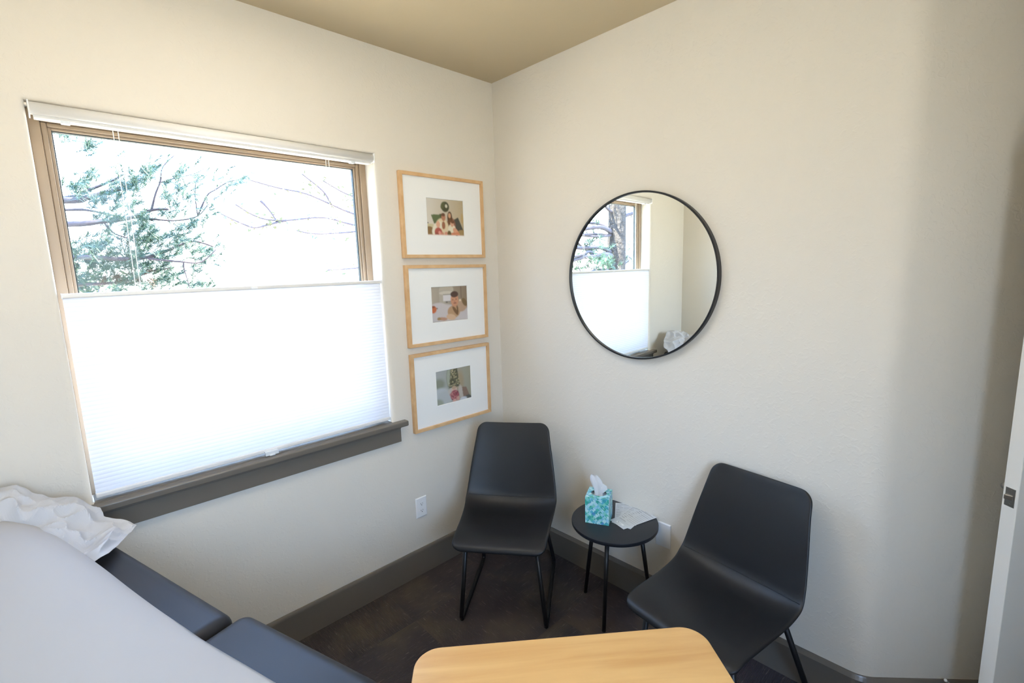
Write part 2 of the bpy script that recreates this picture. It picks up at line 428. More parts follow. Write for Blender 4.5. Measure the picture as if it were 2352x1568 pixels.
b = MB(); b.box(SX0+0.010, SX1-0.010, 0.010, 0.044, 2.2015, 2.220); child(b.build('headrail', M['rail'], bevel=0.002), sh)
for x in (-1.872, -0.885):
    b = MB(); b.box(x-0.012, x+0.012, 0.008, 0.030, 2.194, 2.2035); child(b.build('mounting_clip', M['clear'], bevel=0.002), sh)
FZ0, FZ1 = 0.944, 1.632
b = MB(); b.box(SX0+0.002, SX1-0.002, 0.004, 0.040, FZ1, FZ1+0.016); child(b.build('middle_rail', M['rail'], bevel=0.004, seg=3), sh)
b = MB(); b.box(SX0+0.004, SX1-0.004, 0.006, 0.038, 0.927, 0.944); child(b.build('bottom_rail', M['rail'], bevel=0.004, seg=3), sh)
for x in (SX0+0.002, SX1-0.006):
    b = MB(); b.box(x, x+0.004, 0.003, 0.041, FZ1-0.001, FZ1+0.017); child(b.build('rail_cap', M['white'], bevel=0.001), sh)
N = 44; dz = (FZ1-FZ0)/N; cells = []
pf = []
for k in range(N):
    z = FZ0 + dz*k
    pf += [(0.0135, z), (0.0124, z+dz*0.25), (0.0120, z+dz*0.5), (0.0124, z+dz*0.75)]
pf.append((0.0165, FZ1)); pb = [(0.046-p[0], p[1]) for p in pf]
b = MB(); vs = []; fs = []
for side in (pf, pb):
    o_ = len(vs)
    for (y, z) in side: vs += [(SX0+0.005, y, z), (SX1-0.005, y, z)]
    fs += [(o_+2*i, o_+2*i+1, o_+2*i+3, o_+2*i+2) for i in range(len(side)-1)]
b.add(vs, fs); o = b.build('pleated_fabric', M['shade']); child(o, sh)
# lift cords: two pairs run from the headrail down to the middle rail
for x in (-1.752, -1.738, -1.007, -0.993):
    b = MB(); b.tube([(x, 0.026, 2.204), (x+0.001, 0.0265, 1.90), (x-0.001, 0.026, 1.645)], 0.0012, 6); child(b.build('cord', M['cord'], smooth=True), sh)
b = MB(); b.box(-1.400, -1.345, -0.004, 0.010, 0.931, 0.937); b.box(-1.400, -1.345, -0.010, -0.002, 0.918, 0.936); b.box(-1.384, -1.361, -0.014, -0.006, 0.916, 0.923)
child(b.build('pull_handle', M['clear'], bevel=0.002), sh)
b = MB(); b.box(-1.38, -1.355, 0.000, 0.006, 1.634, 1.642); child(b.build('rail_tab', M['white'], bevel=0.001), sh)

# ------------------------------------------------------------------ printed pictures
def canvas(w, h, c): return np.tile(np.array(lin(c)[:3]), (h, w, 1)).astype(float)
def _xy(img):
    h, w = img.shape[:2]; y, x = np.mgrid[0:h, 0:w]; return (x+0.5)/w, (y+0.5)/h
def ell(img, cx, cy, rx, ry, c, a=0, soft=0.12, alpha=1.0):
    x, y = _xy(img); ca, sa = math.cos(a), math.sin(a)
    u = ((x-cx)*ca+(y-cy)*sa)/rx; v = (-(x-cx)*sa+(y-cy)*ca)/ry
    d = np.sqrt(u*u+v*v); k = np.clip((1-d)/soft+0.5, 0, 1)[..., None]*alpha
    img[:] = img*(1-k) + np.array(lin(c)[:3])*k
def rec(img, x0, x1, y0, y1, c, alpha=1.0):
    x, y = _xy(img); k = ((x >= x0) & (x < x1) & (y >= y0) & (y < y1))[..., None]*alpha
    img[:] = img*(1-k) + np.array(lin(c)[:3])*k
def poly(img, pts, c, alpha=1.0):
    x, y = _xy(img); ins = np.zeros(x.shape, bool); n = len(pts)
    for i in range(n):
        (x1, y1), (x2, y2) = pts[i], pts[(i+1) % n]
        cond = ((y1 > y) != (y2 > y)) & (x < (x2-x1)*(y-y1)/((y2-y1)+1e-9)+x1); ins ^= cond
    k = ins[..., None]*alpha; img[:] = img*(1-k) + np.array(lin(c)[:3])*k
def gradx(img, c0, c1, vert=False):
    x, y = _xy(img); t = (y if vert else x)[..., None]
    img[:] = np.array(lin(c0)[:3])*(1-t) + np.array(lin(c1)[:3])*t
def soften(im):
    for _ in range(2):
        p_ = np.pad(im, ((1, 1), (1, 1), (0, 0)), mode='edge'); im = (p_[:-2, 1:-1]+p_[2:, 1:-1]+p_[1:-1, :-2]+p_[1:-1, 2:]+2*p_[1:-1, 1:-1])/6
    return im
def print_mesh(name, img, fn, m, parent=None):
    # flat grid, one colour per point; img row 0 = top; fn(u,v): u right, v down (0..1)
    h, w = img.shape[:2]
    b = MB(); vs = [fn(i/(w-1), j/(h-1)) for j in range(h) for i in range(w)]
    b.add(vs, [(j*w+i, j*w+i+1, (j+1)*w+i+1, (j+1)*w+i) for j in range(h-1) for i in range(w-1)])
    me = bpy.data.meshes.new(name); me.from_pydata([tuple(v) for v in vs], [], b.f); me.materials.append(m)
    a = me.color_attributes.new('print_color', 'FLOAT_COLOR', 'POINT')
    a.data.foreach_set('color', np.concatenate([img.reshape(-1, 3), np.ones((w*h, 1))], 1).astype(np.float32).ravel())
    o = bpy.data.objects.new(name, me); COL.objects.link(o)
    if parent: o.parent = parent
    return o

def pic_family():
    im = canvas(110, 86, '#d8d0c2'); gradx(im, '#dad3c8', '#b8a684')
    ell(im, 0.5, 0.22, 0.105, 0.135, '#4b4a2f'); ell(im, 0.44, 0.19, 0.05, 0.10, '#585a38', 0.3); ell(im, 0.53, 0.24, 0.06, 0.10, '#45452b')
    ell(im, 0.53, 0.20, 0.03, 0.045, '#d5d0bd')
    poly(im, [(0.13, 0.44), (0.40, 0.42), (0.44, 0.70), (0.20, 0.66)], '#5f6b45'); poly(im, [(0.35, 0.40), (0.45, 0.42), (0.44, 0.6), (0.37, 0.6)], '#4a5634')
    poly(im, [(0.68, 0.56), (0.83, 0.47), (0.98, 0.86), (0.74, 0.92)], '#4d4b41'); ell(im, 0.94, 0.50, 0.035, 0.14, '#c0a068', alpha=0.7)
    rec(im, 0.0, 0.06, 0.635, 0.665, '#2e2b28'); rec(im, 0.0, 0.18, 0.67, 0.84, '#c9bf9a')
    ell(im, 0.08, 0.86, 0.12, 0.12, '#8c6c42'); ell(im, 0.92, 0.90, 0.13, 0.10, '#a4895a')
    ell(im, 0.64, 0.72, 0.12, 0.24, '#8a5b46'); ell(im, 0.61, 0.50, 0.065, 0.17, '#5b3e26'); ell(im, 0.605, 0.44, 0.035, 0.065, '#d2a07c'); ell(im, 0.61, 0.62, 0.05, 0.10, '#6f4a2e')
    ell(im, 0.40, 0.76, 0.17, 0.24, '#dccba8'); ell(im, 0.27, 0.78, 0.10, 0.20, '#e4ddc8', 0.5); ell(im, 0.44, 0.70, 0.045, 0.10, '#9c6344')
    ell(im, 0.445, 0.49, 0.052, 0.10, '#b97d5e'); ell(im, 0.44, 0.425, 0.05, 0.045, '#6d4a36')
    ell(im, 0.30, 0.68, 0.05, 0.085, '#dba98c'); ell(im, 0.30, 0.88, 0.095, 0.12, '#b0564a'); ell(im, 0.33, 0.92, 0.04, 0.07, '#dc9a8c'); ell(im, 0.26, 0.94, 0.05, 0.06, '#9a4f40')
    ell(im, 0.655, 0.80, 0.10, 0.14, '#e4dcc4'); ell(im, 0.665, 0.65, 0.048, 0.08, '#d3a184'); ell(im, 0.68, 0.60, 0.05, 0.04, '#70492f')
    ell(im, 0.76, 0.86, 0.06, 0.12, '#d79c7c', -0.5); ell(im, 0.70, 0.93, 0.09, 0.055, '#c97f60'); ell(im, 0.80, 0.93, 0.06, 0.07, '#cf8563')
    ell(im, 0.40, 0.94, 0.04, 0.07, '#c98a70'); ell(im, 0.50, 0.93, 0.05, 0.07, '#d3937c'); ell(im, 0.58, 0.91, 0.05, 0.08, '#6b5530')
    rec(im, 0, 1, 0.945, 1, '#e2d6cf'); ell(im, 0.78, 0.975, 0.035, 0.022, '#4a413d')
    return im
def pic_baby():
    im = canvas(110, 86, '#a99c8c'); gradx(im, '#b3a898', '#8b7a66')
    rec(im, 0.80, 0.83, 0, 0.36, '#7d6c5c')
    ell(im, 0.42, 0.12, 0.19, 0.17, '#bcb2a0'); rec(im, 0.23, 0.58, 0.13, 0.46, '#b4ac9e'); ell(im, 0.42, 0.20, 0.19, 0.05, '#ccc5b8')
    rec(im, 0.33, 0.56, 0.26, 0.42, '#d8d3d4'); rec(im, 0.33, 0.55, 0.235, 0.26, '#8f887c'); rec(im, 0.37, 0.56, 0.435, 0.455, '#8a817b'); ell(im, 0.42, 0.45, 0.014, 0.018, '#2a2625')
    for (x, y, rx, ry) in ((0.2, 0.55, 0.2, 0.1), (0.35, 0.7, 0.35, 0.2), (0.5, 0.95, 0.6, 0.22), (0.9, 0.85, 0.25, 0.22), (0.12, 0.85, 0.2, 0.25)): ell(im, x, y, rx, ry, '#c6bfc0', soft=0.3)
    ell(im, 0.06, 0.62, 0.085, 0.10, '#c4693c'); ell(im, 0.05, 0.55, 0.06, 0.03, '#8c4f2e'); ell(im, 0.16, 0.60, 0.02, 0.018, '#7b6258')
    ell(im, 0.80, 0.58, 0.16, 0.16, '#b79a80', 0.5); ell(im, 0.90, 0.48, 0.06, 0.12, '#7c6544', -0.4); ell(im, 0.78, 0.42, 0.03, 0.03, '#e2cdaf')
    ell(im, 0.60, 0.72, 0.17, 0.17, '#b89572'); ell(im, 0.64, 0.70, 0.04, 0.14, '#7d5d3e', -0.5); ell(im, 0.70, 0.66, 0.02, 0.12, '#74583c', -0.1); ell(im, 0.52, 0.86, 0.13, 0.08, '#cfae90', 0.3)
    ell(im, 0.63, 0.40, 0.105, 0.19, '#c99373'); ell(im, 0.63, 0.25, 0.105, 0.085, '#5a4238'); ell(im, 0.58, 0.40, 0.02, 0.012, '#6c4534'); ell(im, 0.67, 0.385, 0.02, 0.012, '#6c4534'); ell(im, 0.64, 0.49, 0.04, 0.014, '#7d3f35'); ell(im, 0.635, 0.44, 0.015, 0.02, '#b57a5e')
    ell(im, 0.30, 0.89, 0.12, 0.045, '#b98f76', 0.15); ell(im, 0.2, 0.88, 0.05, 0.04, '#a08457')
    rec(im, 0, 1, 0.94, 1, '#bcb5b2')
    return im
def pic_tree():
    im = canvas(110, 86, '#a8a597'); gradx(im, '#a9aeb0', '#9c9a86')
    ell(im, 0.10, 0.40, 0.15, 0.16, '#8a9080', soft=0.6); ell(im, 0.66, 0.45, 0.12, 0.35, '#a88f68', soft=0.7, alpha=0.6)
    ell(im, 0.42, 0.28, 0.12, 0.34, '#6f756a', soft=0.05); ell(im, 0.42, 0.28, 0.112, 0.33, '#a2a898', soft=0.05)
    poly(im, [(0.50, -0.1), (0.66, 0.56), (0.36, 0.56)], '#5a5844'); poly(im, [(0.42, 0.0), (0.60, 0.0), (0.66, 0.5), (0.38, 0.5)], '#5e5c48')
    rng = random.Random(3)
    for _ in range(150):
        yy = rng.uniform(0.0, 0.56); hw = 0.06+yy*0.20; xx = 0.51+rng.uniform(-hw, hw)
        ell(im, xx, yy, 0.010, 0.012, rng.choice(['#e8dcb8', '#3f4030', '#c9b98c', '#4c4a36', '#8c8a62']), soft=0.6)
    for (x, y, rx, ry, c) in ((0.12, 0.66, 0.22, 0.16, '#b9c0c4'), (0.25, 0.80, 0.22, 0.20, '#b3babd'), (0.05, 0.95, 0.15, 0.15, '#9aa093'), (0.45, 0.66, 0.12, 0.10, '#bcb8b2')): ell(im, x, y, rx, ry, c, soft=0.4)
    ell(im, 0.70, 0.75, 0.07, 0.22, '#bab2aa', -0.2, soft=0.3); poly(im, [(0.72, 0.6), (0.84, 0.62), (0.97, 1.0), (0.75, 0.9)], '#8a7264'); poly(im, [(0.74, 0.9), (0.9, 0.86), (1.0, 0.93), (1.0, 1.0), (0.8, 1.0)], '#63605a')
    ell(im, 0.50, 0.62, 0.07, 0.10, '#d3b2a4'); ell(im, 0.50, 0.57, 0.06, 0.05, '#b79c84'); ell(im, 0.51, 0.79, 0.12, 0.15, '#94505a'); ell(im, 0.42, 0.75, 0.05, 0.05, '#b37878')
    for _ in range(60): ell(im, 0.51+rng.uniform(-0.1, 0.1), 0.79+rng.uniform(-0.12, 0.12), 0.012, 0.014, rng.choice(['#b9646a', '#6f3a40', '#c98a86']), soft=0.6)
    ell(im, 0.50, 0.95, 0.05, 0.06, '#cda398'); ell(im, 0.60, 0.90, 0.04, 0.07, '#c69a8e'); ell(im, 0.60, 0.985, 0.07, 0.02, '#54574a')
    ell(im, 0.75, 0.95, 0.10, 0.06, '#c9cdd4', soft=0.3)
    return im

FC = -0.391
def picture_frame(zc, img, label, tilt=0.0):
    root = tag(empty('picture_frame', (FC, 0, zc)), label, 'picture frame', 'oak picture frames hung in a column')
    w2_, h2_ = 0.2725, 0.2150; fw = 0.0175; D = 0.026
    sides = []
    # four mitred mouldings as one moulding part each
    C4 = [(-w2_, -h2_), (w2_, -h2_), (w2_, h2_), (-w2_, h2_)]; I4 = [(-w2_+fw, -h2_+fw), (w2_-fw, -h2_+fw), (w2_-fw, h2_-fw), (-w2_+fw, h2_-fw)]
    for k in range(4):
        j = (k+1) % 4; q = [C4[k], C4[j], I4[j], I4[k]]
        b = MB(); b.prism(q, -D, -0.002, lambda u, v, w: V((u, w, v))); b.build('moulding', M['oak'], root, bevel=0.0012)
    # mat with a bevelled opening
    pw, ph = 0.1215, 0.0955; mx, mz = 0.009, 0.0
    rings = [([(-w2_+fw-0.004, -h2_+fw-0.004), (w2_-fw+0.004, -h2_+fw-0.004), (w2_-fw+0.004, h2_-fw+0.004), (-w2_+fw-0.004, h2_-fw+0.004)], -0.0150),
             ([(mx-pw-0.002, mz-ph-0.002), (mx+pw+0.002, mz-ph-0.002), (mx+pw+0.002, mz+ph+0.002), (mx-pw-0.002, mz+ph+0.002)], -0.0150),
             ([(mx-pw, mz-ph), (mx+pw, mz-ph), (mx+pw, mz+ph), (mx-pw, mz+ph)], -0.0130),
             ([(mx-pw, mz-ph), (mx+pw, mz-ph), (mx+pw, mz+ph), (mx-pw, mz+ph)], -0.0110),
             ([(-w2_+fw-0.004, -h2_+fw-0.004), (w2_-fw+0.004, -h2_+fw-0.004), (w2_-fw+0.004, h2_-fw+0.004), (-w2_+fw-0.004, h2_-fw+0.004)], -0.0110)]
    vs = [(p[0], y, p[1]) for r, y in rings for p in r]; n = len(rings)
    fs = [(i*4+k, i*4+(k+1) % 4, ((i+1) % n)*4+(k+1) % 4, ((i+1) % n)*4+k) for i in range(n) for k in range(4)]
    b = MB(); b.add(vs, fs); b.build('mat_board', M['mat_board'], root)
    b = MB(); b.box(-w2_+0.006, w2_-0.006, -0.0085, -0.003, -h2_+0.006, h2_-0.006); b.build('backing_board', M['board'], root)
    P0, P1 = mx-pw-0.006, mx+pw+0.006; Z0, Z1 = mz+ph+0.006, mz-ph-0.006
    print_mesh('photo_print', img, lambda u, v: (P0+(P1-P0)*u, -0.0105, Z0+(Z1-Z0)*v), M['print'], root)
    root.rotation_euler = (0, tilt, 0)
    return root
picture_frame(1.9690, soften(pic_family()), 'top oak picture frame beside the window, family photo below a green wreath', 0.002)
picture_frame(1.5020, soften(pic_baby()), 'middle oak picture frame, photo of a smiling child in a tan top', 0.008)
picture_frame(1.0365, soften(pic_tree()), 'lowest oak picture frame, photo of a child before a lit tree', 0.004)

# ------------------------------------------------------------------ round mirror
mir = tag(empty('round_mirror', (-0.005, -0.968, 1.628)), 'large round wall mirror with thin black metal rim above the side table', 'mirror')
RM = 0.383
T = Matrix.Rotation(-PI/2, 4, 'Y')      # local +z -> world -x
b = MB(); b.lathe([(RM-0.004, 0.002), (RM, 0.002), (RM, 0.029), (RM-0.001, 0.030), (RM-0.007, 0.030), (RM-0.008, 0.029), (RM-0.008, 0.0205), (RM-0.008, 0.010), (RM-0.004, 0.002)], 128, T)
b.build('rim', M['black'], mir, smooth=True, angle=30)
md = mir.children[0].modifiers.new('es', 'EDGE_SPLIT'); md.split_angle = math.radians(35)
b = MB(); n = 128; R = RM-0.0075
b.add([T @ V((0, 0, 0.021))] + [T @ V((R*math.cos(2*PI*k/n), R*math.sin(2*PI*k/n), 0.021)) for k in range(n)], [(0, 1+k, 1+(k+1) % n) for k in range(n)])
b.add([T @ V((R*math.cos(2*PI*k/n), R*math.sin(2*PI*k/n), z)) for z in (0.021, 0.015) for k in range(n)], [(k, (k+1) % n, n+(k+1) % n, n+k) for k in range(n)])
b.build('mirror_glass', M['mirror'], mir)
b = MB(); b.lathe([(0.0005, 0.0145), (RM-0.009, 0.0145), (RM-0.009, 0.004), (0.0005, 0.004)], 64, T); b.build('backing_board', M['board'], mir)
mir.rotation_euler = (0, 0, math.radians(0.8))

# ------------------------------------------------------------------ wall plates
def outlet_plate(b, T, w=0.070, h=0.116):
    a, c = w/2, h/2
    vs = [(-a, 0, -c), (a, 0, -c), (a, 0, c), (-a, 0, c), (-a, -0.003, -c), (a, -0.003, -c), (a, -0.003, c), (-a, -0.003, c),
          (-a+0.004, -0.0062, -c+0.004), (a-0.004, -0.0062, -c+0.004), (a-0.004, -0.0062, c-0.004), (-a+0.004, -0.0062, c-0.004)]
    fs = [(0, 3, 2, 1), (8, 9, 10, 11)] + [(i, (i+1) % 4, 4+(i+1) % 4, 4+i) for i in range(4)] + [(4+i, 4+(i+1) % 4, 8+(i+1) % 4, 8+i) for i in range(4)]
    b.add([T @ V(v) for v in vs], fs)
ot = tag(empty('wall_outlet', (-0.6425, 0, 0.391)), 'white wall outlet with two sockets below the picture frames', 'outlet')
I = Matrix.Identity(4)
b = MB(); outlet_plate(b, I); b.build('cover_plate', M['white'], ot, bevel=0.0008)
for zc in (0.0195, -0.0195):
    b = MB(); pts = [(0.0165*math.cos(t), max(-0.0125, min(0.0125, 0.0165*math.sin(t)))) for t in [2*PI*k/24 for k in range(24)]]
    b.prism(pts, -0.0078, -0.005, lambda u, v, w: V((u, w, v+zc))); soc = b.build('socket', M['white'], ot)
    for (x, z, w, h) in ((-0.0062, 0.003, 0.0018, 0.0075), (0.0062, 0.003, 0.0018, 0.0062)):
        b = MB(); b.box(x-w/2, x+w/2, -0.0082, -0.0070, zc+z-h/2, zc+z+h/2); b.build('slot', M['slot'], soc)
    b = MB(); b.prism([(0.0022*math.cos(t), 0.0026*math.sin(t)-0.0062) for t in [2*PI*k/12 for k in range(12)]], -0.0082, -0.0070, lambda u, v, w: V((u, w, v+zc))); b.build('ground_hole', M['slot'], soc)
b = MB(); b.prism([(0.0028*math.cos(t), 0.0028*math.sin(t)) for t in [2*PI*k/12 for k in range(12)]], -0.0075, -0.006, lambda u, v, w: V((u, w, v))); b.build('screw', M['white'], ot)
bp2 = tag(empty('blank_wall_plate', (0, -1.115, 0.395), -PI/2), 'white wall plate low on mirror wall, half hidden behind the side table', 'wall plate')
b = MB(); outlet_plate(b, I, 0.078, 0.124); b.build('cover_plate', M['white'], bp2, bevel=0.0008)
for z in (-0.042, 0.042):
    b = MB(); b.prism([(0.0028*math.cos(t), 0.0028*math.sin(t)+z) for t in [2*PI*k/12 for k in range(12)]], -0.0072, -0.006, lambda u, v, w: V((u, w, v))); b.build('screw', M['white'], bp2)

# ------------------------------------------------------------------ chairs
def catmull(P, n):
    out = []
    for i in range(len(P)-1):
        p0, p1, p2, p3 = P[max(i-1, 0)], P[i], P[i+1], P[min(i+2, len(P)-1)]
        for k in range(n):
            t = k/n
            out.append(tuple(0.5*((2*b_)+(-a+c)*t+(2*a-5*b_+4*c-d)*t*t+(-a+3*b_-3*c+d)*t**3) for a, b_, c, d in zip(p0, p1, p2, p3)))
    out.append(P[-1]); return out
def make_chair(label):
    root = tag(empty('bucket_chair'), label, 'chair', 'black bucket chairs')
    # side profile: y back, z up, half width, edge lift
    K = [(-0.008, 0.418, 0.212, 0.000), (0.010, 0.440, 0.218, 0.002), (0.08, 0.447, 0.222, 0.008), (0.20, 0.438, 0.228, 0.018), (0.31, 0.430, 0.236, 0.034),
         (0.385, 0.440, 0.242, 0.048), (0.428, 0.478, 0.242, 0.045), (0.452, 0.545, 0.236, 0.036), (0.484, 0.650, 0.222, 0.030), (0.520, 0.760, 0.205, 0.024), (0.546, 0.830, 0.196, 0.018), (0.553, 0.848, 0.193, 0.014)]
    P = catmull(K, 5); n = len(P); M_ = 25
    arcl = [0]
    for i in range(1, n): arcl.append(arcl[-1]+math.hypot(P[i][0]-P[i-1][0], P[i][1]-P[i-1][1]))
    L = arcl[-1]; rc = 0.045
    def halfw(i):
        d = min(arcl[i]*1.0, L-arcl[i]); w = P[i][2]
        if d < rc: w -= rc - math.sqrt(max(0, rc*rc-(rc-d)**2))
        return w
    nrm = []
    for i in range(n):
        a, c = P[max(i-1, 0)], P[min(i+1, n-1)]; dy, dz_ = c[0]-a[0], c[1]-a[1]; l = math.hypot(dy, dz_)
        nrm.append((-dz_/l, dy/l))                         # points up / to the sitter
    top = []; bot = []
    for i in range(n):
        w = halfw(i); ny, nz = nrm[i]
        for k in range(M_):
            t = -1 + 2*k/(M_-1); t = math.sin(t*PI/2)*0.4 + t*0.6
            lift = P[i][3]*abs(t)**2.4
            e1 = 1-abs(t)**10; dd = min(arcl[i], L-arcl[i]); e2 = min(1, dd/0.022)
            th = 0.010 + 0.014*math.sqrt(max(0, e1)*(1-(1-e2)**2))
            y, z = P[i][0]+ny*lift, P[i][1]+nz*lift
            top.append((w*t, y+ny*th*0.25, z+nz*th*0.25)); bot.append((w*t, y-ny*th*0.75, z-nz*th*0.75))
    N_ = n*M_; fs = []
    for i in range(n-1):
        for k in range(M_-1):
            a = i*M_+k; fs += [(a, a+1, a+M_+1, a+M_), (N_+a, N_+a+M_, N_+a+M_+1, N_+a+1)]
        for k in (0, M_-1):
            a = i*M_+k; q = (a, a+M_, N_+a+M_, N_+a); fs.append(q if k == 0 else q[::-1])
    for i in (0, n-1):
        for k in range(M_-1):
            a = i*M_+k; q = (a, N_+a, N_+a+1, a+1); fs.append(q if i == 0 else q[::-1])
    b = MB(); b.add(top+bot, fs); b.build('shell_seat', M['leather'], root, smooth=True, sub=1)
    # stitched seam where the back meets the seat, and piping round the rim
    ic = min(range(n), key=lambda i: abs(P[i][0]-0.430)); pts = [V(top[ic*M_+k])+V((0, nrm[ic][0], nrm[ic][1]))*0.0006 for k in range(1, M_-1)]
    b = MB(); b.tube(pts, 0.0012, 6); b.build('seam', M['black'], root, smooth=True)
    wf = 0.205
    for sgn in (-1, 1):
        x = sgn*wf; xt = sgn*0.165
        path = [(xt, 0.075, 0.425), (x, 0.070, 0.030), (x, 0.076, 0.012), (x, 0.095, 0.011), (x, 0.550, 0.011), (x, 0.568, 0.013), (x, 0.572, 0.032), (xt, 0.400, 0.422)]
        b = MB(); b.tube(path, 0.0108, 12); b.build('sled_leg', M['black'], root, smooth=True)
    for zb in (0.408, 0.386):
        b = MB(); b.tube([(-0.168, 0.075, zb), (0.168, 0.075, zb)], 0.006, 10); b.build('stretcher', M['black'], root, smooth=True)
    b = MB(); b.tube([(-0.165, 0.385, 0.410), (0.165, 0.385, 0.410)], 0.006, 10); b.build('stretcher', M['black'], root, smooth=True)
    for sgn in (-1, 1):
        b = MB(); b.box(sgn*0.165-0.014, sgn*0.165+0.014, 0.07, 0.39, 0.414, 0.422); b.build('seat_bracket', M['black'], root, bevel=0.002)
    return root
ch1 = make_chair('black bucket chair in the room corner below the picture frames')
ch1.location = (-0.677, -0.670, 0); ch1.rotation_euler = (0, 0, math.radians(-53.25))
ch2 = dup(ch1, (-0.599, -1.477, 0), math.radians(-98.3), 'black bucket chair in front of the maple-topped table, right of the side table')

# ------------------------------------------------------------------ round side table with tissue box and cards
TX, TY, TZ, TR = -0.165, -0.947, 0.475, 0.204
st = tag(empty('side_table', (TX, TY, 0)), 'small round black side table between the two chairs', 'side table')
b = MB(); b.lathe([(0.0003, TZ), (TR-0.003, TZ), (TR-0.0008, TZ-0.001), (TR, TZ-0.003), (TR, TZ-0.015), (TR-0.002, TZ-0.018), (0.0003, TZ-0.018)], 96)
o = b.build('tabletop', M['tabletop'], st, smooth=True); md = o.modifiers.new('es', 'EDGE_SPLIT'); md.split_angle = math.radians(40)
feet = [(0.0, 0.178), (-0.158, -0.049), (0.118, -0.138)]
for (fx, fy) in feet:
    k = 0.66
    b = MB(); b.tube([(fx*k, fy*k, TZ-0.018), (fx, fy, 0.004)], [0.0105, 0.009], 14); lg = b.build('leg', M['black'], st, smooth=True)
    b = MB(); b.lathe([(0.0003, TZ-0.0175), (0.017, TZ-0.0175), (0.017, TZ-0.022), (0.0003, TZ-0.022)], 20, Matrix.Translation((fx*k, fy*k, 0))); b.build('leg_plate', M['black'], lg)
    b = MB(); b.lathe([(0.0003, 0.006), (0.0095, 0.006), (0.0095, 0.0), (0.0003, 0.0)], 16, Matrix.Translation((fx, fy, 0))); b.build('foot_cap', M['black'], lg)

BXA, BXU, BXW = V((-0.277, -0.858)), V((0.433, -0.901)), V((0.901, 0.433)); BS, BHt = 0.112, 0.130
bx = tag(empty('tissue_box', (BXA.x, BXA.y, TZ)), 'cube tissue box in teal, green and blue circle pattern with a white tissue sticking out', 'tissue box')
def pattern(seed, w, h):
    rng = random.Random(seed)
    im = canvas(w, h, '#8fd0cf'); a = 0.18; asp = w/h if h else 1
    pal = ['#1f9c93', '#2aa98f', '#a9dee6', '#b9e4ee', '#7cc9de', '#3f86c4', '#56b9d0', '#8ad8c6', '#c9ecf0', '#2f9fb4', '#4cc0ae', '#9fd6ea']
    for gy in range(-1, int(2.6/a)+3):
        for gx in range(-1, int(1/a)+3):
            cx = gx*a + (a/2 if gy % 2 else 0); cy = gy*a*0.5*asp
            ell(im, cx, cy, a*0.42, a*0.42*asp, rng.choice(pal), soft=0.06, alpha=0.85)
    for gy in range(0, int(2.6/a)+2):
        for gx in range(0, int(1/a)+2):
            cx = gx*a + (a/2 if gy % 2 else 0); cy = gy*a*0.5*asp
            if rng.random() < 0.6: ell(im, cx+a*0.25, cy+a*0.25*asp, a*0.30, a*0.13*asp, rng.choice(pal), rng.choice([0.8, -0.8]), soft=0.1, alpha=0.9)
    return im
def bl(u, w, z): return (BXU.x*u+BXW.x*w, BXU.y*u+BXW.y*w, z)
bxm = mat_attr('tissue_box_print', 0.35, 0.5)
print_mesh('front_panel', pattern(1, 84, 96), lambda u, v: bl(BS*u, 0, BHt*(1-v)), bxm, bx)
print_mesh('side_panel', pattern(2, 84, 96), lambda u, v: bl(BS, BS*u, BHt*(1-v)), bxm, bx)
print_mesh('side_panel', pattern(3, 60, 70), lambda u, v: bl(BS*(1-u), BS, BHt*(1-v)), bxm, bx)
print_mesh('side_panel', pattern(4, 60, 70), lambda u, v: bl(0, BS*(1-u), BHt*(1-v)), bxm, bx)
# top with an oval opening: polar grid between the hole and the square
im = pattern(5, 90, 90); nA, nR = 72, 10; vs = []; cols = []
for r in range(nR):
    for k in range(nA):
        t = 2*PI*k/nA; c, s = math.cos(t), math.sin(t)
        hx, hy = 0.5+0.33*c, 0.5+0.27*s; m_ = max(abs(c), abs(s)); qx, qy = 0.5+0.5*c/m_, 0.5+0.5*s/m_
        g = r/(nR-1); x, y = hx+(qx-hx)*g, hy+(qy-hy)*g
        vs.append(bl(BS*x, BS*y, BHt)); cols.append(im[min(89, int(y*90)), min(89, int(x*90))])
me = bpy.data.meshes.new('top_panel'); me.from_pydata(vs, [], [(r*nA+k, r*nA+(k+1) % nA, (r+1)*nA+(k+1) % nA, (r+1)*nA+k) for r in range(nR-1) for k in range(nA)])
me.materials.append(bxm); at = me.color_attributes.new('print_color', 'FLOAT_COLOR', 'POINT'); at.data.foreach_set('color', np.concatenate([np.array(cols), np.ones((len(cols), 1))], 1).astype(np.float32).ravel())
tp = bpy.data.objects.new('top_panel', me); COL.objects.link(tp); tp.parent = bx
b = MB(); b.add([bl(0.001, 0.001, 0.0005), bl(BS-0.001, 0.001, 0.0005), bl(BS-0.001, BS-0.001, 0.0005), bl(0.001, BS-0.001, 0.0005)] + [bl(0.001, 0.001, BHt-0.001), bl(BS-0.001, 0.001, BHt-0.001), bl(BS-0.001, BS-0.001, BHt-0.001), bl(0.001, BS-0.001, BHt-0.001)], [(3, 2, 1, 0), (0, 1, 5, 4), (1, 2, 6, 5), (2, 3, 7, 6), (3, 0, 4, 7)])
b.build('box_lining', M['board'], bx)
# tissue stack inside + one tissue pulled out
b = MB(); b.box(0, 1, 0, 1, 0, 1); b = MB(); b.add([bl(u, w, z) for z in (0.01, 0.112) for (u, w) in ((0.006, 0.006), (BS-0.006, 0.006), (BS-0.006, BS-0.006), (0.006, BS-0.006))], [(3, 2, 1, 0), (4, 5, 6, 7), (0, 1, 5, 4), (1, 2, 6, 5), (2, 3, 7, 6), (3, 0, 4, 7)])
b.build('tissue_stack', M['white'], bx, bevel=0.004)
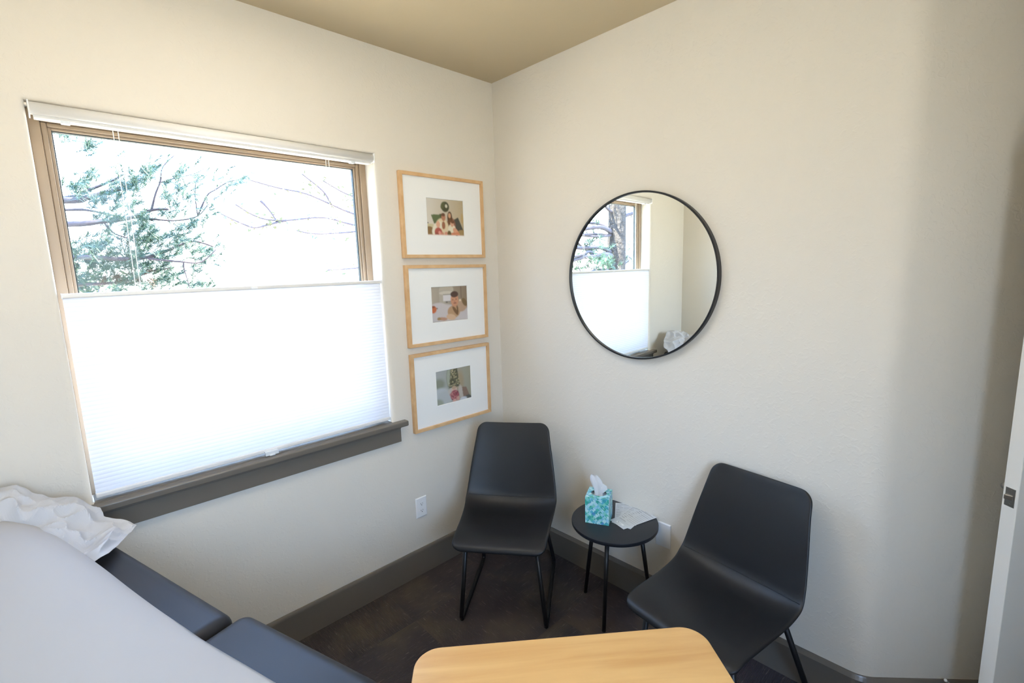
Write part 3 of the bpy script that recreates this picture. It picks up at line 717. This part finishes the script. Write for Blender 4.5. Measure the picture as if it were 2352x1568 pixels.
# slant of the sheet: rows from the slot upward, given in world axes relative to the box base corner
rows = []
Cb = V((BXU.x*0.056+BXW.x*0.056, BXU.y*0.056+BXW.y*0.056, 0))
vr = V((0.70, -0.715, 0)); vf = V((-0.715, -0.70, 0))       # seen-width axis, toward-room axis
tis = [(0.085, 0.000, 0.026, 0.010), (0.110, -0.001, 0.021, 0.010), (0.135, -0.003, 0.019, 0.010), (0.155, -0.005, 0.021, 0.011), (0.175, -0.008, 0.026, 0.012), (0.195, -0.013, 0.028, 0.011), (0.212, -0.018, 0.024, 0.008), (0.224, -0.022, 0.016, 0.004)]
tis = catmull(tis, 3)
nT = 40; vs = []
for i, (z, cx, hw, dp) in enumerate(tis):
    for k in range(nT):
        t = 2*PI*k/nT; fold = 0.22*math.sin(3*t+0.4+z*8) + 0.12*math.sin(7*t+z*20)
        rx = hw*(1+0.25*fold); ry = dp*(1+1.3*fold)
        notch = 0.026*max(0, math.cos(t-0.55))**2 * max(0, (z-0.150)/0.07)   # right side hangs lower
        p = Cb + vr*(cx+rx*math.cos(t)) + vf*(ry*math.sin(t)) + V((0, 0, z-notch))
        vs.append(p)
b = MB(); n = len(tis); b.add(vs, [(i*nT+k, i*nT+(k+1) % nT, (i+1)*nT+(k+1) % nT, (i+1)*nT+k) for i in range(n-1) for k in range(nT)] + [tuple((n-1)*nT+k for k in range(nT))])
b.build('tissue', M['tissue'], bx, smooth=True)
# a loose point of the sheet on the right
b = MB(); q = [Cb+vr*0.010+V((0, 0, 0.186)), Cb+vr*0.037+vf*0.004+V((0, 0, 0.166)), Cb+vr*0.040+vf*0.006+V((0, 0, 0.150)), Cb+vr*0.018+vf*0.008+V((0, 0, 0.132)), Cb+vr*0.006+vf*0.012+V((0, 0, 0.150))]
b.add(q, [(0, 1, 4), (1, 2, 4), (2, 3, 4)]); b.build('tissue_corner', M['tissue'], bx, solid=0.0006)

def card_img(seed, top=False):
    rng = random.Random(seed); w, h = 84, 170; im = canvas(w, h, '#d3d7da')
    def words(x0, x1, yy, c, dens=0.7):
        x = x0
        while x < x1:
            l = rng.uniform(0.02, 0.06); rec(im, x, min(x+l, x1), yy, yy+0.010, c, dens); x += l+0.014
    words(0.28, 0.72, 0.055, '#4b525a'); words(0.08, 0.92, 0.085, '#1f242a', 1.0)
    y = 0.15
    for r in range(9):
        words(0.07, rng.choice([0.24, 0.30, 0.38, 0.20]), y, '#23282f', 1.0)
        rec(im, 0.42, 0.93, y+0.014, y+0.0205, '#737b84', 0.9); y += 0.062
    words(0.10, 0.52, 0.735, '#2f363e', 1.0)
    rec(im, 0.10, 0.93, 0.775, 0.781, '#a9b0b6', 0.8)
    if top or True:
        rec(im, 0.26, 0.74, 0.865, 0.915, '#f4f6f8')
        rec(im, 0.36, 0.375, 0.872, 0.905, '#15171a'); rec(im, 0.35, 0.40, 0.884, 0.893, '#15171a')
        for x in (0.40, 0.44, 0.48, 0.525, 0.57): rec(im, x, x+0.028, 0.886, 0.902, '#1d2024', 0.85)
    return im
def card(tr, dirv, idx, label):
    # tr: top right corner; dirv: unit vector from bottom to top
    d = V(dirv).normalized(); left = V((-d.y, d.x)); w, h = 0.100, 0.207; tl = V(tr)+left*w
    z = TZ + 0.0004 + 0.0007*idx
    root = tag(empty('info_card', (tl.x, tl.y, z)), label, 'card', 'printed cards fanned on the side table')
    print_mesh('printed_face', card_img(10+idx), lambda u, v: (-left.x*w*u - d.x*h*v, -left.y*w*u - d.y*h*v, 0.0005), M['print'], root)
    b = MB(); c4 = [(-left*w*u - d*h*v) for u, v in ((0, 0), (1, 0), (1, 1), (0, 1))]
    b.add([(p.x, p.y, zz) for zz in (0.0, 0.00045) for p in c4], [(0, 1, 2, 3), (7, 6, 5, 4), (0, 4, 5, 1), (1, 5, 6, 2), (2, 6, 7, 3), (3, 7, 4, 0)])
    b.build('card_stock', M['mat_board'], root)
card((0.034, -0.941), (0.845, 0.535), 0, 'printed white card at bottom of the fan, closest to the tissue box')
card((0.020, -1.036), (0.997, 0.066), 1, 'middle printed white card of the fan, mostly covered by the top card')
card((-0.012, -1.087), (0.958, -0.286), 2, 'uppermost printed white card of the fan with a white label at its end')

# ------------------------------------------------------------------ ceiling light behind the camera
cl = tag(empty('ceiling_light', (-1.45, -0.95, H)), 'square flush ceiling light panel over the middle of the room', 'ceiling light')
b = MB(); frame_ring(b, -0.31, 0.31, -0.31, 0.31, 0.025, 0.025, 0.025, 0.025, 0, 0.03); b.v = [(x, z, -y) for x, y, z in b.v]; b.build('frame', M['white'], cl, bevel=0.003)
lm = bpy.data.materials.new('lamp_diffuser'); lm.use_nodes = True; pb_ = lm.node_tree.nodes['Principled BSDF']
pb_.inputs['Emission Color'].default_value = (1.0, 0.94, 0.84, 1); pb_.inputs['Emission Strength'].default_value = LAMP
b = MB(); b.box(-0.285, 0.285, -0.285, 0.285, -0.022, -0.012); b.build('diffuser', lm, cl)

# ------------------------------------------------------------------ exam table with paper
TL, TW = V((-0.30, 0.954, 0)), V((-0.954, -0.30, 0)); TO = V((-1.746, -0.912, 0))
TWID = 0.58
def tp_(l, w, z): p = TO + TL*l + TW*w; return V((p.x, p.y, z))
ex = tag(empty('exam_table', tuple(TO)), 'slate grey vinyl exam table with raised padding under the window, mostly covered in white paper', 'exam table')
def cushion(l0, l1, w0, w1, zt, th, radii, er, slope=0.0):
    # plan outline with rounded corners (order: l0w0, l1w0, l1w1, l0w1)
    cs = [(l0, w0, 1, 1), (l1, w0, -1, 1), (l1, w1, -1, -1), (l0, w1, 1, -1)]; st_ = [PI, PI*1.5, 0, PI*0.5]
    def outline(inset):
        pts = []
        for (cl, cw, sl, sw), r in zip(cs, radii):
            rr = max(0.002, r-inset); cx, cy = cl+sl*(r), cw+sw*(r)
            ang0 = math.atan2(0 if sl*sw > 0 else -sw, -sl if sl*sw > 0 else 0)
            for k in range(11):
                t = k/10*PI/2
                if sl*sw > 0: a = ang0 + t
                else: a = ang0 + t
                pts.append((cx+rr*math.cos(a), cy+rr*math.sin(a), inset))
        return pts
    def zz(l): return slope*max(0, l)
    prof_ = [(er, 0.0)] + [(er*(1-math.sin(PI/2*k/6)), er*(1-math.cos(PI/2*k/6))) for k in range(1, 6)] + [(0, er)]
    rings = []
    prof_ = []
    for k in range(9):
        t = PI/2*k/8; prof_.append((er*(1-math.sin(t)), er*(1-math.cos(t))))   # inset, drop
    prof_.append((0.0, th-er*0.4)); prof_.append((er*0.4, th))
    b = MB(); vs = []; n = 44
    for ins, dr in prof_:
        o_ = outline(ins)
        for (l, w, _) in o_: vs.append(tp_(l, w, zt+zz(l)-dr) - TO)
    m_ = len(prof_)
    fs = [(i*n+k, i*n+(k+1) % n, (i+1)*n+(k+1) % n, (i+1)*n+k) for i in range(m_-1) for k in range(n)]
    fs += [tuple(range(n))[::-1], tuple(range((m_-1)*n, m_*n))]
    b.add(vs, fs); return b
EZ = 0.862
b = cushion(-0.57, 0.002, -0.024, TWID, EZ, 0.085, [0.14, 0.036, 0.036, 0.14], 0.034); b.build('seat_cushion', M['vinylpad'], ex, smooth=True)
b = cushion(0.003, 0.86, 0.0, TWID, EZ, 0.085, [0.036, 0.06, 0.06, 0.036], 0.034, slope=0.055); b.build('back_cushion', M['vinylpad'], ex, smooth=True)
def tbox(l0, l1, w0, w1, z0, z1):
    b = MB(); b.add([tp_(l, w, z)-TO for z in (z0, z1) for (l, w) in ((l0, w0), (l1, w0), (l1, w1), (l0, w1))], [(3, 2, 1, 0), (4, 5, 6, 7), (0, 1, 5, 4), (1, 2, 6, 5), (2, 3, 7, 6), (3, 0, 4, 7)])
    return b
tbox(-0.50, 0.80, 0.05, TWID-0.05, 0.70, 0.778).build('top_frame', M['black'], ex, bevel=0.004)
tbox(-0.42, 0.70, 0.09, TWID-0.09, 0.08, 0.702).build('cabinet_base', M['base'], ex, bevel=0.008)
for k in range(3):
    dr = tbox(-0.425, -0.4185, 0.11, TWID-0.11, 0.12+0.19*k, 0.295+0.19*k).build('drawer', M['base'], ex, bevel=0.003)
    b = MB(); zc = 0.25+0.19*k; b.tube([tp_(-0.425, 0.22, zc)-TO, tp_(-0.45, 0.23, zc)-TO, tp_(-0.45, 0.35, zc)-TO, tp_(-0.425, 0.36, zc)-TO], 0.005, 8); b.build('handle', M['nickel'], dr, smooth=True)
tbox(-0.39, 0.66, 0.12, TWID-0.12, 0.0, 0.082).build('plinth', M['black'], ex)

def sm(x): x = max(0, min(1, x)); return x*x*(3-2*x)
def paper_z(l, w):
    base = EZ + 0.004 + 0.055*max(0, l)
    amp = 0.030 + 0.115*sm((l+0.15)/0.75)
    t = (w-0.092)/(0.55-0.092)
    prof2 = math.sin(PI*min(1, max(0, t))**0.75)**0.8 if 0 < t < 1 else 0
    head = 1-0.15*sm((l-0.62)/0.22)
    return base + amp*prof2*head + 0.003*noise.noise(V((l*5, w*5, 0)))
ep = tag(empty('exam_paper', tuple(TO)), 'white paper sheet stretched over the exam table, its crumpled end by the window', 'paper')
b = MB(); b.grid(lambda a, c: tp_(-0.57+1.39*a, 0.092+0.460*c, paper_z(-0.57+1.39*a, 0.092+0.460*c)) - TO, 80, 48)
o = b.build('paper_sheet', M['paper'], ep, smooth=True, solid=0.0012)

# crumpled sheet at the head end
inner = [(-2.015, -0.478, 0.903), (-2.035, -0.44, 0.915), (-2.06, -0.41, 0.935), (-2.08, -0.38, 0.955), (-2.11, -0.36, 0.975), (-2.14, -0.34, 0.985), (-2.18, -0.33, 0.99), (-2.24, -0.33, 0.99), (-2.30, -0.33, 0.99)]
outer = [(-2.013, -0.478, 0.903), (-1.985, -0.475, 0.918), (-1.955, -0.462, 0.922), (-1.915, -0.375, 0.912), (-1.872, -0.262, 0.895), (-1.905, -0.215, 0.914), (-1.946, -0.185, 0.925), (-1.950, -0.150, 0.948), (-1.974, -0.13, 0.968),
         (-2.014, -0.11, 0.995), (-2.064, -0.09, 1.010), (-2.098, -0.085, 1.034), (-2.127, -0.085, 1.071), (-2.166, -0.085, 1.074), (-2.225, -0.085, 1.062), (-2.30, -0.085, 1.05)]
def samp(P, t):
    x = t*(len(P)-1); i = min(int(x), len(P)-2); k = x-i; return V(P[i]).lerp(V(P[i+1]), k)
def crum(a, c):
    p = samp(inner, a).lerp(samp(outer, a), c)
    env = math.sin(PI*min(1, c*0.95+0.02)) * min(1, a*6) * 1.0
    arch = 0.020*env
    q = p*9.0
    rid = 1-abs(noise.noise(q)*2.2); rid2 = 1-abs(noise.noise(q*2.3+V((3, 1, 2)))*2.0)
    disp = 0.036*(rid-0.55) + 0.018*(rid2-0.55)
    e2 = 0.25 + 0.75*env
    n_ = V((0.35, -0.35, 0.87))
    out = p + n_*(arch + disp*e2) + V((0.35, 0.15, 0))*0.010*noise.noise(p*30)*(0.3+0.7*min(1, a*5))
    # never sink into the pad below
    d = out-TO; l, w = d.x*TL.x+d.y*TL.y, d.x*TW.x+d.y*TW.y
    if 0.003 < l < 0.86 and w > 0.0:
        fl = EZ+0.055*l+0.004 - max(0, 0.045-w)*0.6
        out.z = max(out.z, fl)
    return out
b = MB(); b.grid(lambda a, c: crum(a, c)-TO, 110, 46)
o = b.build('crumpled_end', M['crumple'], ep, smooth=False, solid=0.0012); o['label'] = 'crumpled translucent paper bunched at the head end'

# ------------------------------------------------------------------ maple-topped table in the foreground
wt = tag(empty('maple_table', (-1.433, -1.215, 0), math.atan2(-0.64, 0.768)), 'maple laminate table top with rounded corners in the foreground', 'table')
W_, D_ = 0.730, 0.46
def rrect(x0, x1, y0, y1, rs, n=10):
    pts = []
    for (cx, cy, a0, r) in ((x1-rs[0], y1-rs[0], 0, rs[0]), (x0+rs[1], y1-rs[1], PI/2, rs[1]), (x0+rs[2], y0+rs[2], PI, rs[2]), (x1-rs[3], y0+rs[3], 1.5*PI, rs[3])):
        pts += [(cx+r*math.cos(a0+PI/2*k/n), cy+r*math.sin(a0+PI/2*k/n)) for k in range(n+1)]
    return pts
b = MB(); b.prism(rrect(0, W_, -D_, 0, [0.06]*4, 12), 0.727, 0.750, lambda u, v, w: V((u, v, w))); b.build('tabletop', M['maple'], wt, bevel=0.003, seg=3)
b = MB(); b.box(0.08, W_-0.08, -D_+0.07, -0.07, 0.69, 0.727); b.build('apron_frame', M['black'], wt, bevel=0.003)
for (x, y) in ((0.10, -0.10), (W_-0.10, -0.10), (0.10, -D_+0.10), (W_-0.10, -D_+0.10)):
    b = MB(); b.tube([(x, y, 0.70), (x, y, 0.0)], 0.015, 16); b.build('leg', M['black'], wt, smooth=True)

# ------------------------------------------------------------------ door
LA = V((0.031, -2.211)); dd = (HINGE-LA); DL = dd.length; dd.normalize()
ang = math.atan2(dd.y, dd.x)
dr = struct(empty('door_1', (HINGE.x, HINGE.y, 0.0), ang+PI))
# local: x from hinge (0) to latch edge (DL); the wall side of the leaf at y=0, room side at y=+0.044
DT = 0.042
b = MB(); b.box(0.0, DL, 0.0, DT, 0.012, 2.032); b.build('door_leaf', M['door'], dr, bevel=0.0025)
LZ = 0.958
b = MB(); b.box(DL-0.001, DL+0.0012, DT/2-0.0135, DT/2+0.0135, LZ-0.029, LZ+0.029); lp = b.build('latch_plate', M['nickel'], dr, bevel=0.0006)
b = MB(); b.add([(DL+0.001, DT/2-0.009, LZ-0.009), (DL+0.001, DT/2+0.009, LZ-0.009), (DL+0.001, DT/2+0.009, LZ+0.009), (DL+0.001, DT/2-0.009, LZ+0.009),
                 (DL+0.011, DT/2-0.009, LZ-0.007), (DL+0.003, DT/2+0.008, LZ-0.007), (DL+0.003, DT/2+0.008, LZ+0.007), (DL+0.011, DT/2-0.009, LZ+0.007)],
                [(0, 1, 2, 3), (4, 7, 6, 5), (0, 4, 5, 1), (1, 5, 6, 2), (2, 6, 7, 3), (3, 7, 4, 0)])
b.build('latch_bolt', M['nickel'], lp, bevel=0.002, seg=3)
for z in (LZ-0.022, LZ+0.022):
    b = MB(); b.tube([(DL+0.0005, DT/2, z), (DL+0.0018, DT/2, z)], 0.0036, 12); b.build('screw', M['nickel'], lp)
for sgn, y0 in ((-1, 0.0), (1, DT)):
    Tm = Matrix.Translation((DL-0.062, y0, LZ)) @ Matrix.Rotation(-sgn*PI/2, 4, 'X')
    b = MB(); b.lathe([(0.0003, 0.0), (0.033, 0.0), (0.033, 0.006), (0.028, 0.010), (0.012, 0.011), (0.011, 0.040), (0.0003, 0.040)], 32, Tm)
    ro = b.build('rosette', M['nickel'], dr, smooth=True); md = ro.modifiers.new('es', 'EDGE_SPLIT'); md.split_angle = math.radians(35)
    yy = y0+sgn*0.046
    b = MB(); b.tube([(DL-0.060, yy, LZ), (DL-0.085, yy+sgn*0.004, LZ+0.002), (DL-0.13, yy+sgn*0.004, LZ), (DL-0.175, yy, LZ-0.003)], [0.011, 0.010, 0.008, 0.007], 14); b.build('lever', M['nickel'], ro, smooth=True)
for z in (0.25, 1.05, 1.80):
    b = MB(); b.tube([(-0.004, DT*0.5, z-0.045), (-0.004, DT*0.5, z+0.045)], 0.006, 12); b.build('hinge', M['nickel'], dr, smooth=True)

# door stop on the angled wall's baseboard
ds = tag(empty('door_stop', (0.208, -2.1705, 0.113)), 'small metal door stop with a pale tip on the baseboard beside the door', 'door stop')
b = MB(); a0, a1 = V((0, 0, 0)), V((-0.050, 0.036, 0.060))
hel = [a0.lerp(a1, k/120) + (V((0, 0, 1)).cross((a1-a0).normalized()).normalized()*math.cos(k*0.9)+((a1-a0).normalized().cross(V((0, 0, 1)).cross((a1-a0).normalized()))).normalized()*math.sin(k*0.9))*0.0035 for k in range(121)]
b.tube([tuple(a0), tuple(a1)], 0.0022, 8); b.build('rod', M['nickel'], ds, smooth=True)
b = MB(); b.tube(hel, 0.0008, 5); b.build('spring', M['nickel'], ds, smooth=True)
b = MB(); b.lathe([(0.0003, 0.005), (0.004, 0.004), (0.0055, 0.0), (0.004, -0.004), (0.0003, -0.005)], 14, Matrix.Translation(a1)); b.build('tip', M['white'], ds, smooth=True)

# ------------------------------------------------------------------ outdoors
b = MB(); b.add([(-40, -20, -0.6), (40, -20, -0.6), (40, 60, -0.6), (-40, 60, -0.6)], [(0, 1, 2, 3)]); g = struct(b.build('ground', M['ground']))

BR = [
  ([(-1.85, 1.35, 2.13), (-1.77, 1.35, 2.17), (-1.66, 1.35, 2.23), (-1.59, 1.35, 2.28)], 0.009),
  ([(-1.85, 1.3, 2.11), (-1.77, 1.3, 2.13), (-1.67, 1.3, 2.17), (-1.58, 1.3, 2.21), (-1.5, 1.3, 2.27), (-1.42, 1.3, 2.34)], 0.013),
  ([(-1.86, 1.2, 1.98), (-1.73, 1.2, 2.0), (-1.62, 1.2, 2.02), (-1.51, 1.2, 2.07), (-1.43, 1.2, 2.08)], 0.012),
  ([(-1.58, 1.2, 2.03), (-1.49, 1.2, 2.02), (-1.39, 1.2, 2.02), (-1.29, 1.2, 2.05), (-1.23, 1.2, 2.12)], 0.006),
  ([(-1.51, 1.2, 2.07), (-1.48, 1.2, 2.16), (-1.45, 1.2, 2.23), (-1.43, 1.2, 2.31), (-1.36, 1.2, 2.39)], 0.006),
  ([(-1.45, 1.25, 2.23), (-1.38, 1.25, 2.26), (-1.27, 1.25, 2.3), (-1.21, 1.25, 2.34)], 0.004),
  ([(-1.28, 1.25, 2.06), (-1.28, 1.25, 2.18), (-1.26, 1.25, 2.28)], 0.004),
  ([(-1.29, 1.2, 2.05), (-1.23, 1.2, 2.17), (-1.18, 1.2, 2.21), (-1.11, 1.2, 2.26), (-1.02, 1.2, 2.29)], 0.005),
  ([(-1.84, 1.45, 2.08), (-1.76, 1.45, 2.08), (-1.66, 1.45, 2.06), (-1.6, 1.45, 2.05)], 0.007),
  ([(-1.85, 1.15, 1.81), (-1.69, 1.15, 1.8), (-1.56, 1.15, 1.81), (-1.44, 1.15, 1.86), (-1.34, 1.15, 1.9), (-1.24, 1.15, 1.87)], 0.009),
  ([(-1.57, 1.1, 1.8), (-1.41, 1.1, 1.78), (-1.32, 1.1, 1.78), (-1.23, 1.1, 1.86)], 0.006),
  ([(-1.41, 1.1, 1.78), (-1.41, 1.1, 1.74), (-1.4, 1.1, 1.67), (-1.39, 1.1, 1.58)], 0.004),
  ([(-1.72, 1.25, 2.0), (-1.68, 1.25, 1.94), (-1.6, 1.25, 1.9), (-1.57, 1.25, 1.79)], 0.005),
  ([(-1.68, 1.35, 1.92), (-1.72, 1.35, 1.88), (-1.81, 1.35, 1.83)], 0.005),
  ([(-1.87, 1.2, 1.67), (-1.68, 1.2, 1.68), (-1.56, 1.2, 1.73), (-1.45, 1.2, 1.75)], 0.008),
]
BLB = [(-1.77, 2.224, 0.052), (-1.811, 2.166, 0.039), (-1.636, 2.249, 0.091), (-1.521, 2.273, 0.078), (-1.588, 2.186, 0.078), (-1.652, 2.113, 0.091), (-1.709, 2.086, 0.078), (-1.7, 2.019, 0.078), (-1.569, 2.026, 0.078), (-1.536, 1.98, 0.065), (-1.599, 1.931, 0.078), (-1.276, 2.264, 0.091), (-1.344, 2.233, 0.065), (-1.402, 2.179, 0.065), (-1.251, 2.092, 0.104), (-1.403, 2.083, 0.065), (-1.327, 2.0, 0.039), (-1.117, 2.268, 0.078), (-1.018, 2.29, 0.039), (-1.232, 1.85, 0.078), (-1.356, 1.937, 0.091), (-1.34, 1.887, 0.091), (-1.285, 1.785, 0.078), (-1.449, 1.861, 0.078), (-1.516, 1.812, 0.078), (-1.533, 1.921, 0.052), (-1.804, 1.881, 0.065), (-1.733, 1.894, 0.052), (-1.832, 1.792, 0.078), (-1.745, 1.791, 0.091), (-1.678, 1.743, 0.104), (-1.792, 1.7, 0.104), (-1.846, 1.68, 0.078), (-1.608, 1.693, 0.104), (-1.614, 1.813, 0.078), (-1.469, 1.688, 0.065), (-1.364, 1.672, 0.091), (-1.3, 1.643, 0.052), (-1.575, 1.644, 0.078), (-1.627, 1.86, 0.078), (-1.501, 1.763, 0.091), (-1.817, 2.44, 0.047), (-1.733, 2.39, 0.026), (-1.477, 2.313, 0.052)]
TRK = V((-3.85, 1.55, 0))
pt = tag(empty('pine_tree', (TRK.x, TRK.y, -0.6)), 'pine tree outside the window, rough grey trunk seen only in the mirror', 'tree')
PO = V((TRK.x, TRK.y, -0.6))
rng = random.Random(11)
b = MB(); tpts = [V((0.02*math.sin(z*1.3), 0.02*math.cos(z), z)) for z in [k*0.25 for k in range(25)]]
b.tube(tpts, [0.155-0.012*k*0.25 for k in range(25)], 20); b.build('trunk', M['bark'], pt, smooth=True)
def limb(pts, r0, r1, n=8, name='branch', parent=None, m='twig'):
    P = catmull([tuple(V(p)-PO) for p in pts], 4); k = len(P)
    b = MB(); b.tube(P, [r0+(r1-r0)*i/(k-1) for i in range(k)], n); return b.build(name, M[m], parent or pt, smooth=True)
def wig(p, q, n, amp):
    p, q = V(p), V(q); out = [p]
    for k in range(1, n):
        t = k/n; out.append(p.lerp(q, t)+V((rng.uniform(-amp, amp), rng.uniform(-amp, amp), rng.uniform(-amp, amp))))
    return out+[q]
for i, (pts, r) in enumerate(BR):
    p0 = V(pts[0])
    if p0.x < -1.8:      # carry the limb back to the trunk
        pts = wig((TRK.x+0.12, TRK.y, p0.z+rng.uniform(-0.12, 0.06)), pts[0], 5, 0.05)[:-1] + pts
        limb(pts, r*2.2, r*0.45)
    else: limb(pts, r, r*0.4)
tips = []
for (z, x1, y1, z1, r) in ((1.80, -2.35, 1.25, 1.74, 0.045), (1.50, -2.5, 1.2, 1.50, 0.040), (2.15, -2.6, 1.9, 2.5, 0.022), (1.65, -2.7, 1.7, 2.2, 0.022), (2.4, -2.7, 1.2, 2.75, 0.02), (1.9, -2.9, 2.2, 2.0, 0.02), (1.3, -2.7, 1.8, 1.5, 0.02), (2.7, -2.6, 1.6, 3.0, 0.02), (2.3, -5.0, 1.4, 2.6, 0.03), (1.7, -5.0, 2.0, 1.8, 0.03), (2.9, -4.7, 1.9, 3.3, 0.02)):
    pts = wig((TRK.x+(0.1 if x1 > TRK.x else -0.1), TRK.y, z), (x1, y1, z1), 6, 0.04); limb(pts, r, r*0.35)
    for p in pts[2:]:
        for _ in range(2):
            q = p+V((rng.uniform(-0.25, 0.25), rng.uniform(-0.25, 0.25), rng.uniform(-0.15, 0.3))); limb(wig(p, q, 3, 0.02), 0.007, 0.003, 5); tips.append(q)
needles = MB(); dry = MB()
def tuft(mb, c, d, L, n, spread=1.0, w=0.0017):
    d = V(d).normalized()
    for _ in range(n):
        v = V((rng.gauss(0, 1), rng.gauss(0, 1), rng.gauss(0, 1))).normalized()
        q = (d*rng.uniform(0.2, 1.1)+v*0.75*spread).normalized(); base = c + d*rng.uniform(-0.5, 0.35)*L
        e_ = base + q*L*rng.uniform(0.7, 1.1); s_ = q.orthogonal().normalized()*w
        mb.add([base-s_, base+s_, e_], [(0, 1, 2)])
for (x, z, r) in BLB:
    for _ in range(int(7+r*130)):
        c = V((x+rng.gauss(0, r*0.50), 1.22+rng.uniform(-0.16, 0.25), z+rng.gauss(0, r*0.50)))
        tuft(needles, c-PO, (rng.uniform(-0.2, 1.0), rng.uniform(-0.6, 0.4), rng.uniform(0.0, 1.0)), rng.uniform(0.045, 0.070), 38)
for _ in range(14): tuft(dry, V((-1.65+rng.gauss(0, 0.05), 1.15, 1.70+rng.gauss(0, 0.03)))-PO, (rng.uniform(-1, 1), -0.3, rng.uniform(-1, 0.2)), 0.045, 20)
for q in tips:
    for _ in range(5):
        c = q+V((rng.gauss(0, 0.07), rng.gauss(0, 0.07), rng.gauss(0, 0.07))); tuft(needles, c-PO, (rng.uniform(-1, 1), rng.uniform(-1, 1), rng.uniform(0, 1)), 0.07, 26, w=0.003)
for _ in range(420):
    c = V((rng.uniform(-4.0, -2.15), rng.uniform(1.5, 3.2), rng.uniform(1.3, 3.6))); tuft(needles, c-PO, (rng.uniform(-1, 1), rng.uniform(-1, 1), rng.uniform(0, 1)), 0.09, 30, w=0.0035)
tag(needles.build('needles', M['needle'], pt), kind='stuff'); tag(dry.build('dry_needles', M['needle_brown'], pt), kind='stuff')

TWG = [[(0.09, 2.98), (0.5, 2.9), (0.85, 2.84), (1.23, 2.72), (1.6, 2.61), (1.93, 2.56)], [(-0.07, 2.63), (0.23, 2.48), (0.57, 2.46), (1.08, 2.52), (1.58, 2.44), (1.92, 2.42)], [(-0.28, 2.51), (0.01, 2.38), (0.17, 2.35), (0.45, 2.43), (0.57, 2.46)], [(0.68, 2.32), (0.93, 2.28), (1.47, 2.32), (1.91, 2.36)], [(1.07, 1.75), (1.56, 1.77), (1.86, 1.8)], [(0.82, 3.11), (1.11, 2.9), (1.23, 2.72)], [(1.12, 3.05), (1.52, 2.9), (1.87, 2.83)], [(0.45, 2.43), (0.36, 2.6), (0.26, 2.71)]]
lt = tag(empty('leafy_tree', (2.9, 5.0, -0.6)), 'pale thin-branched tree with young leaves far right outside the window', 'tree')
LO = V((2.9, 5.0, -0.6))
b = MB(); b.tube([(0, 0, 0), (0.03, 0, 1.5), (-0.02, 0, 3.0), (0.02, 0, 4.5)], [0.11, 0.09, 0.07, 0.03], 14); b.build('trunk', M['twig'], lt, smooth=True)
lv = MB()
for pts in TWG:
    P3 = [V((x, 5.0+0.05*math.sin(x*5), z)) for x, z in pts]
    if pts[-1][0] > 1.8: P3.append(V((2.9, 5.0, pts[-1][1]-0.15)))
    P = catmull([tuple(p-LO) for p in P3], 4)
    b = MB(); b.tube(P, [0.009+0.010*i/len(P) for i in range(len(P))], 6); b.build('branch', M['twig'], lt, smooth=True)
    for p in P[:-4]:
        for _ in range(4):
            c = V(p)+V((rng.gauss(0, 0.05), rng.gauss(0, 0.08), rng.gauss(0, 0.05))); r = rng.uniform(0.018, 0.040)
            a_, b_ = V((rng.gauss(0, 1), rng.gauss(0, 1), rng.gauss(0, 1))).normalized()*r, V((rng.gauss(0, 1), rng.gauss(0, 1), rng.gauss(0, 1))).normalized()*r
            lv.add([c-a_, c+b_*0.6, c+a_, c-b_*0.6], [(0, 1, 2, 3)])
tag(lv.build('leaves', M['leaf'], lt), kind='stuff')

def shrub(x, y, r, h, label):
    root = tag(empty('shrub', (x, y, -0.6)), label, 'shrub', 'shrubs beyond the pine tree')
    b = MB()
    for k in range(5):
        a = 2*PI*k/5; b.tube([(0, 0, 0), (0.25*r*math.cos(a), 0.25*r*math.sin(a), h*0.4), (0.5*r*math.cos(a), 0.5*r*math.sin(a), h*0.8)], [0.03, 0.02, 0.008], 6)
    b.build('stem', M['twig'], root, smooth=True)
    l = MB()
    for _ in range(2600):
        v = V((rng.gauss(0, 1), rng.gauss(0, 1), rng.gauss(0, 1))).normalized()*rng.uniform(0.55, 1.0)
        c = V((v.x*r, v.y*r, h*0.55+v.z*h*0.45)); s_ = rng.uniform(0.03, 0.06)
        a_, b_ = V((rng.gauss(0, 1), rng.gauss(0, 1), rng.gauss(0, 1))).normalized()*s_, V((rng.gauss(0, 1), rng.gauss(0, 1), rng.gauss(0, 1))).normalized()*s_
        l.add([c-a_, c+b_*0.6, c+a_, c-b_*0.6], [(0, 1, 2, 3)])
    tag(l.build('leaves', M['bush'], root), kind='stuff')
shrub(-1.9, 6.5, 0.9, 2.9, 'yellow-green shrub low behind the left of the pine branches')
shrub(-4.6, 4.6, 1.2, 3.4, 'green shrub behind the pine trunk, glimpsed only in mirror')
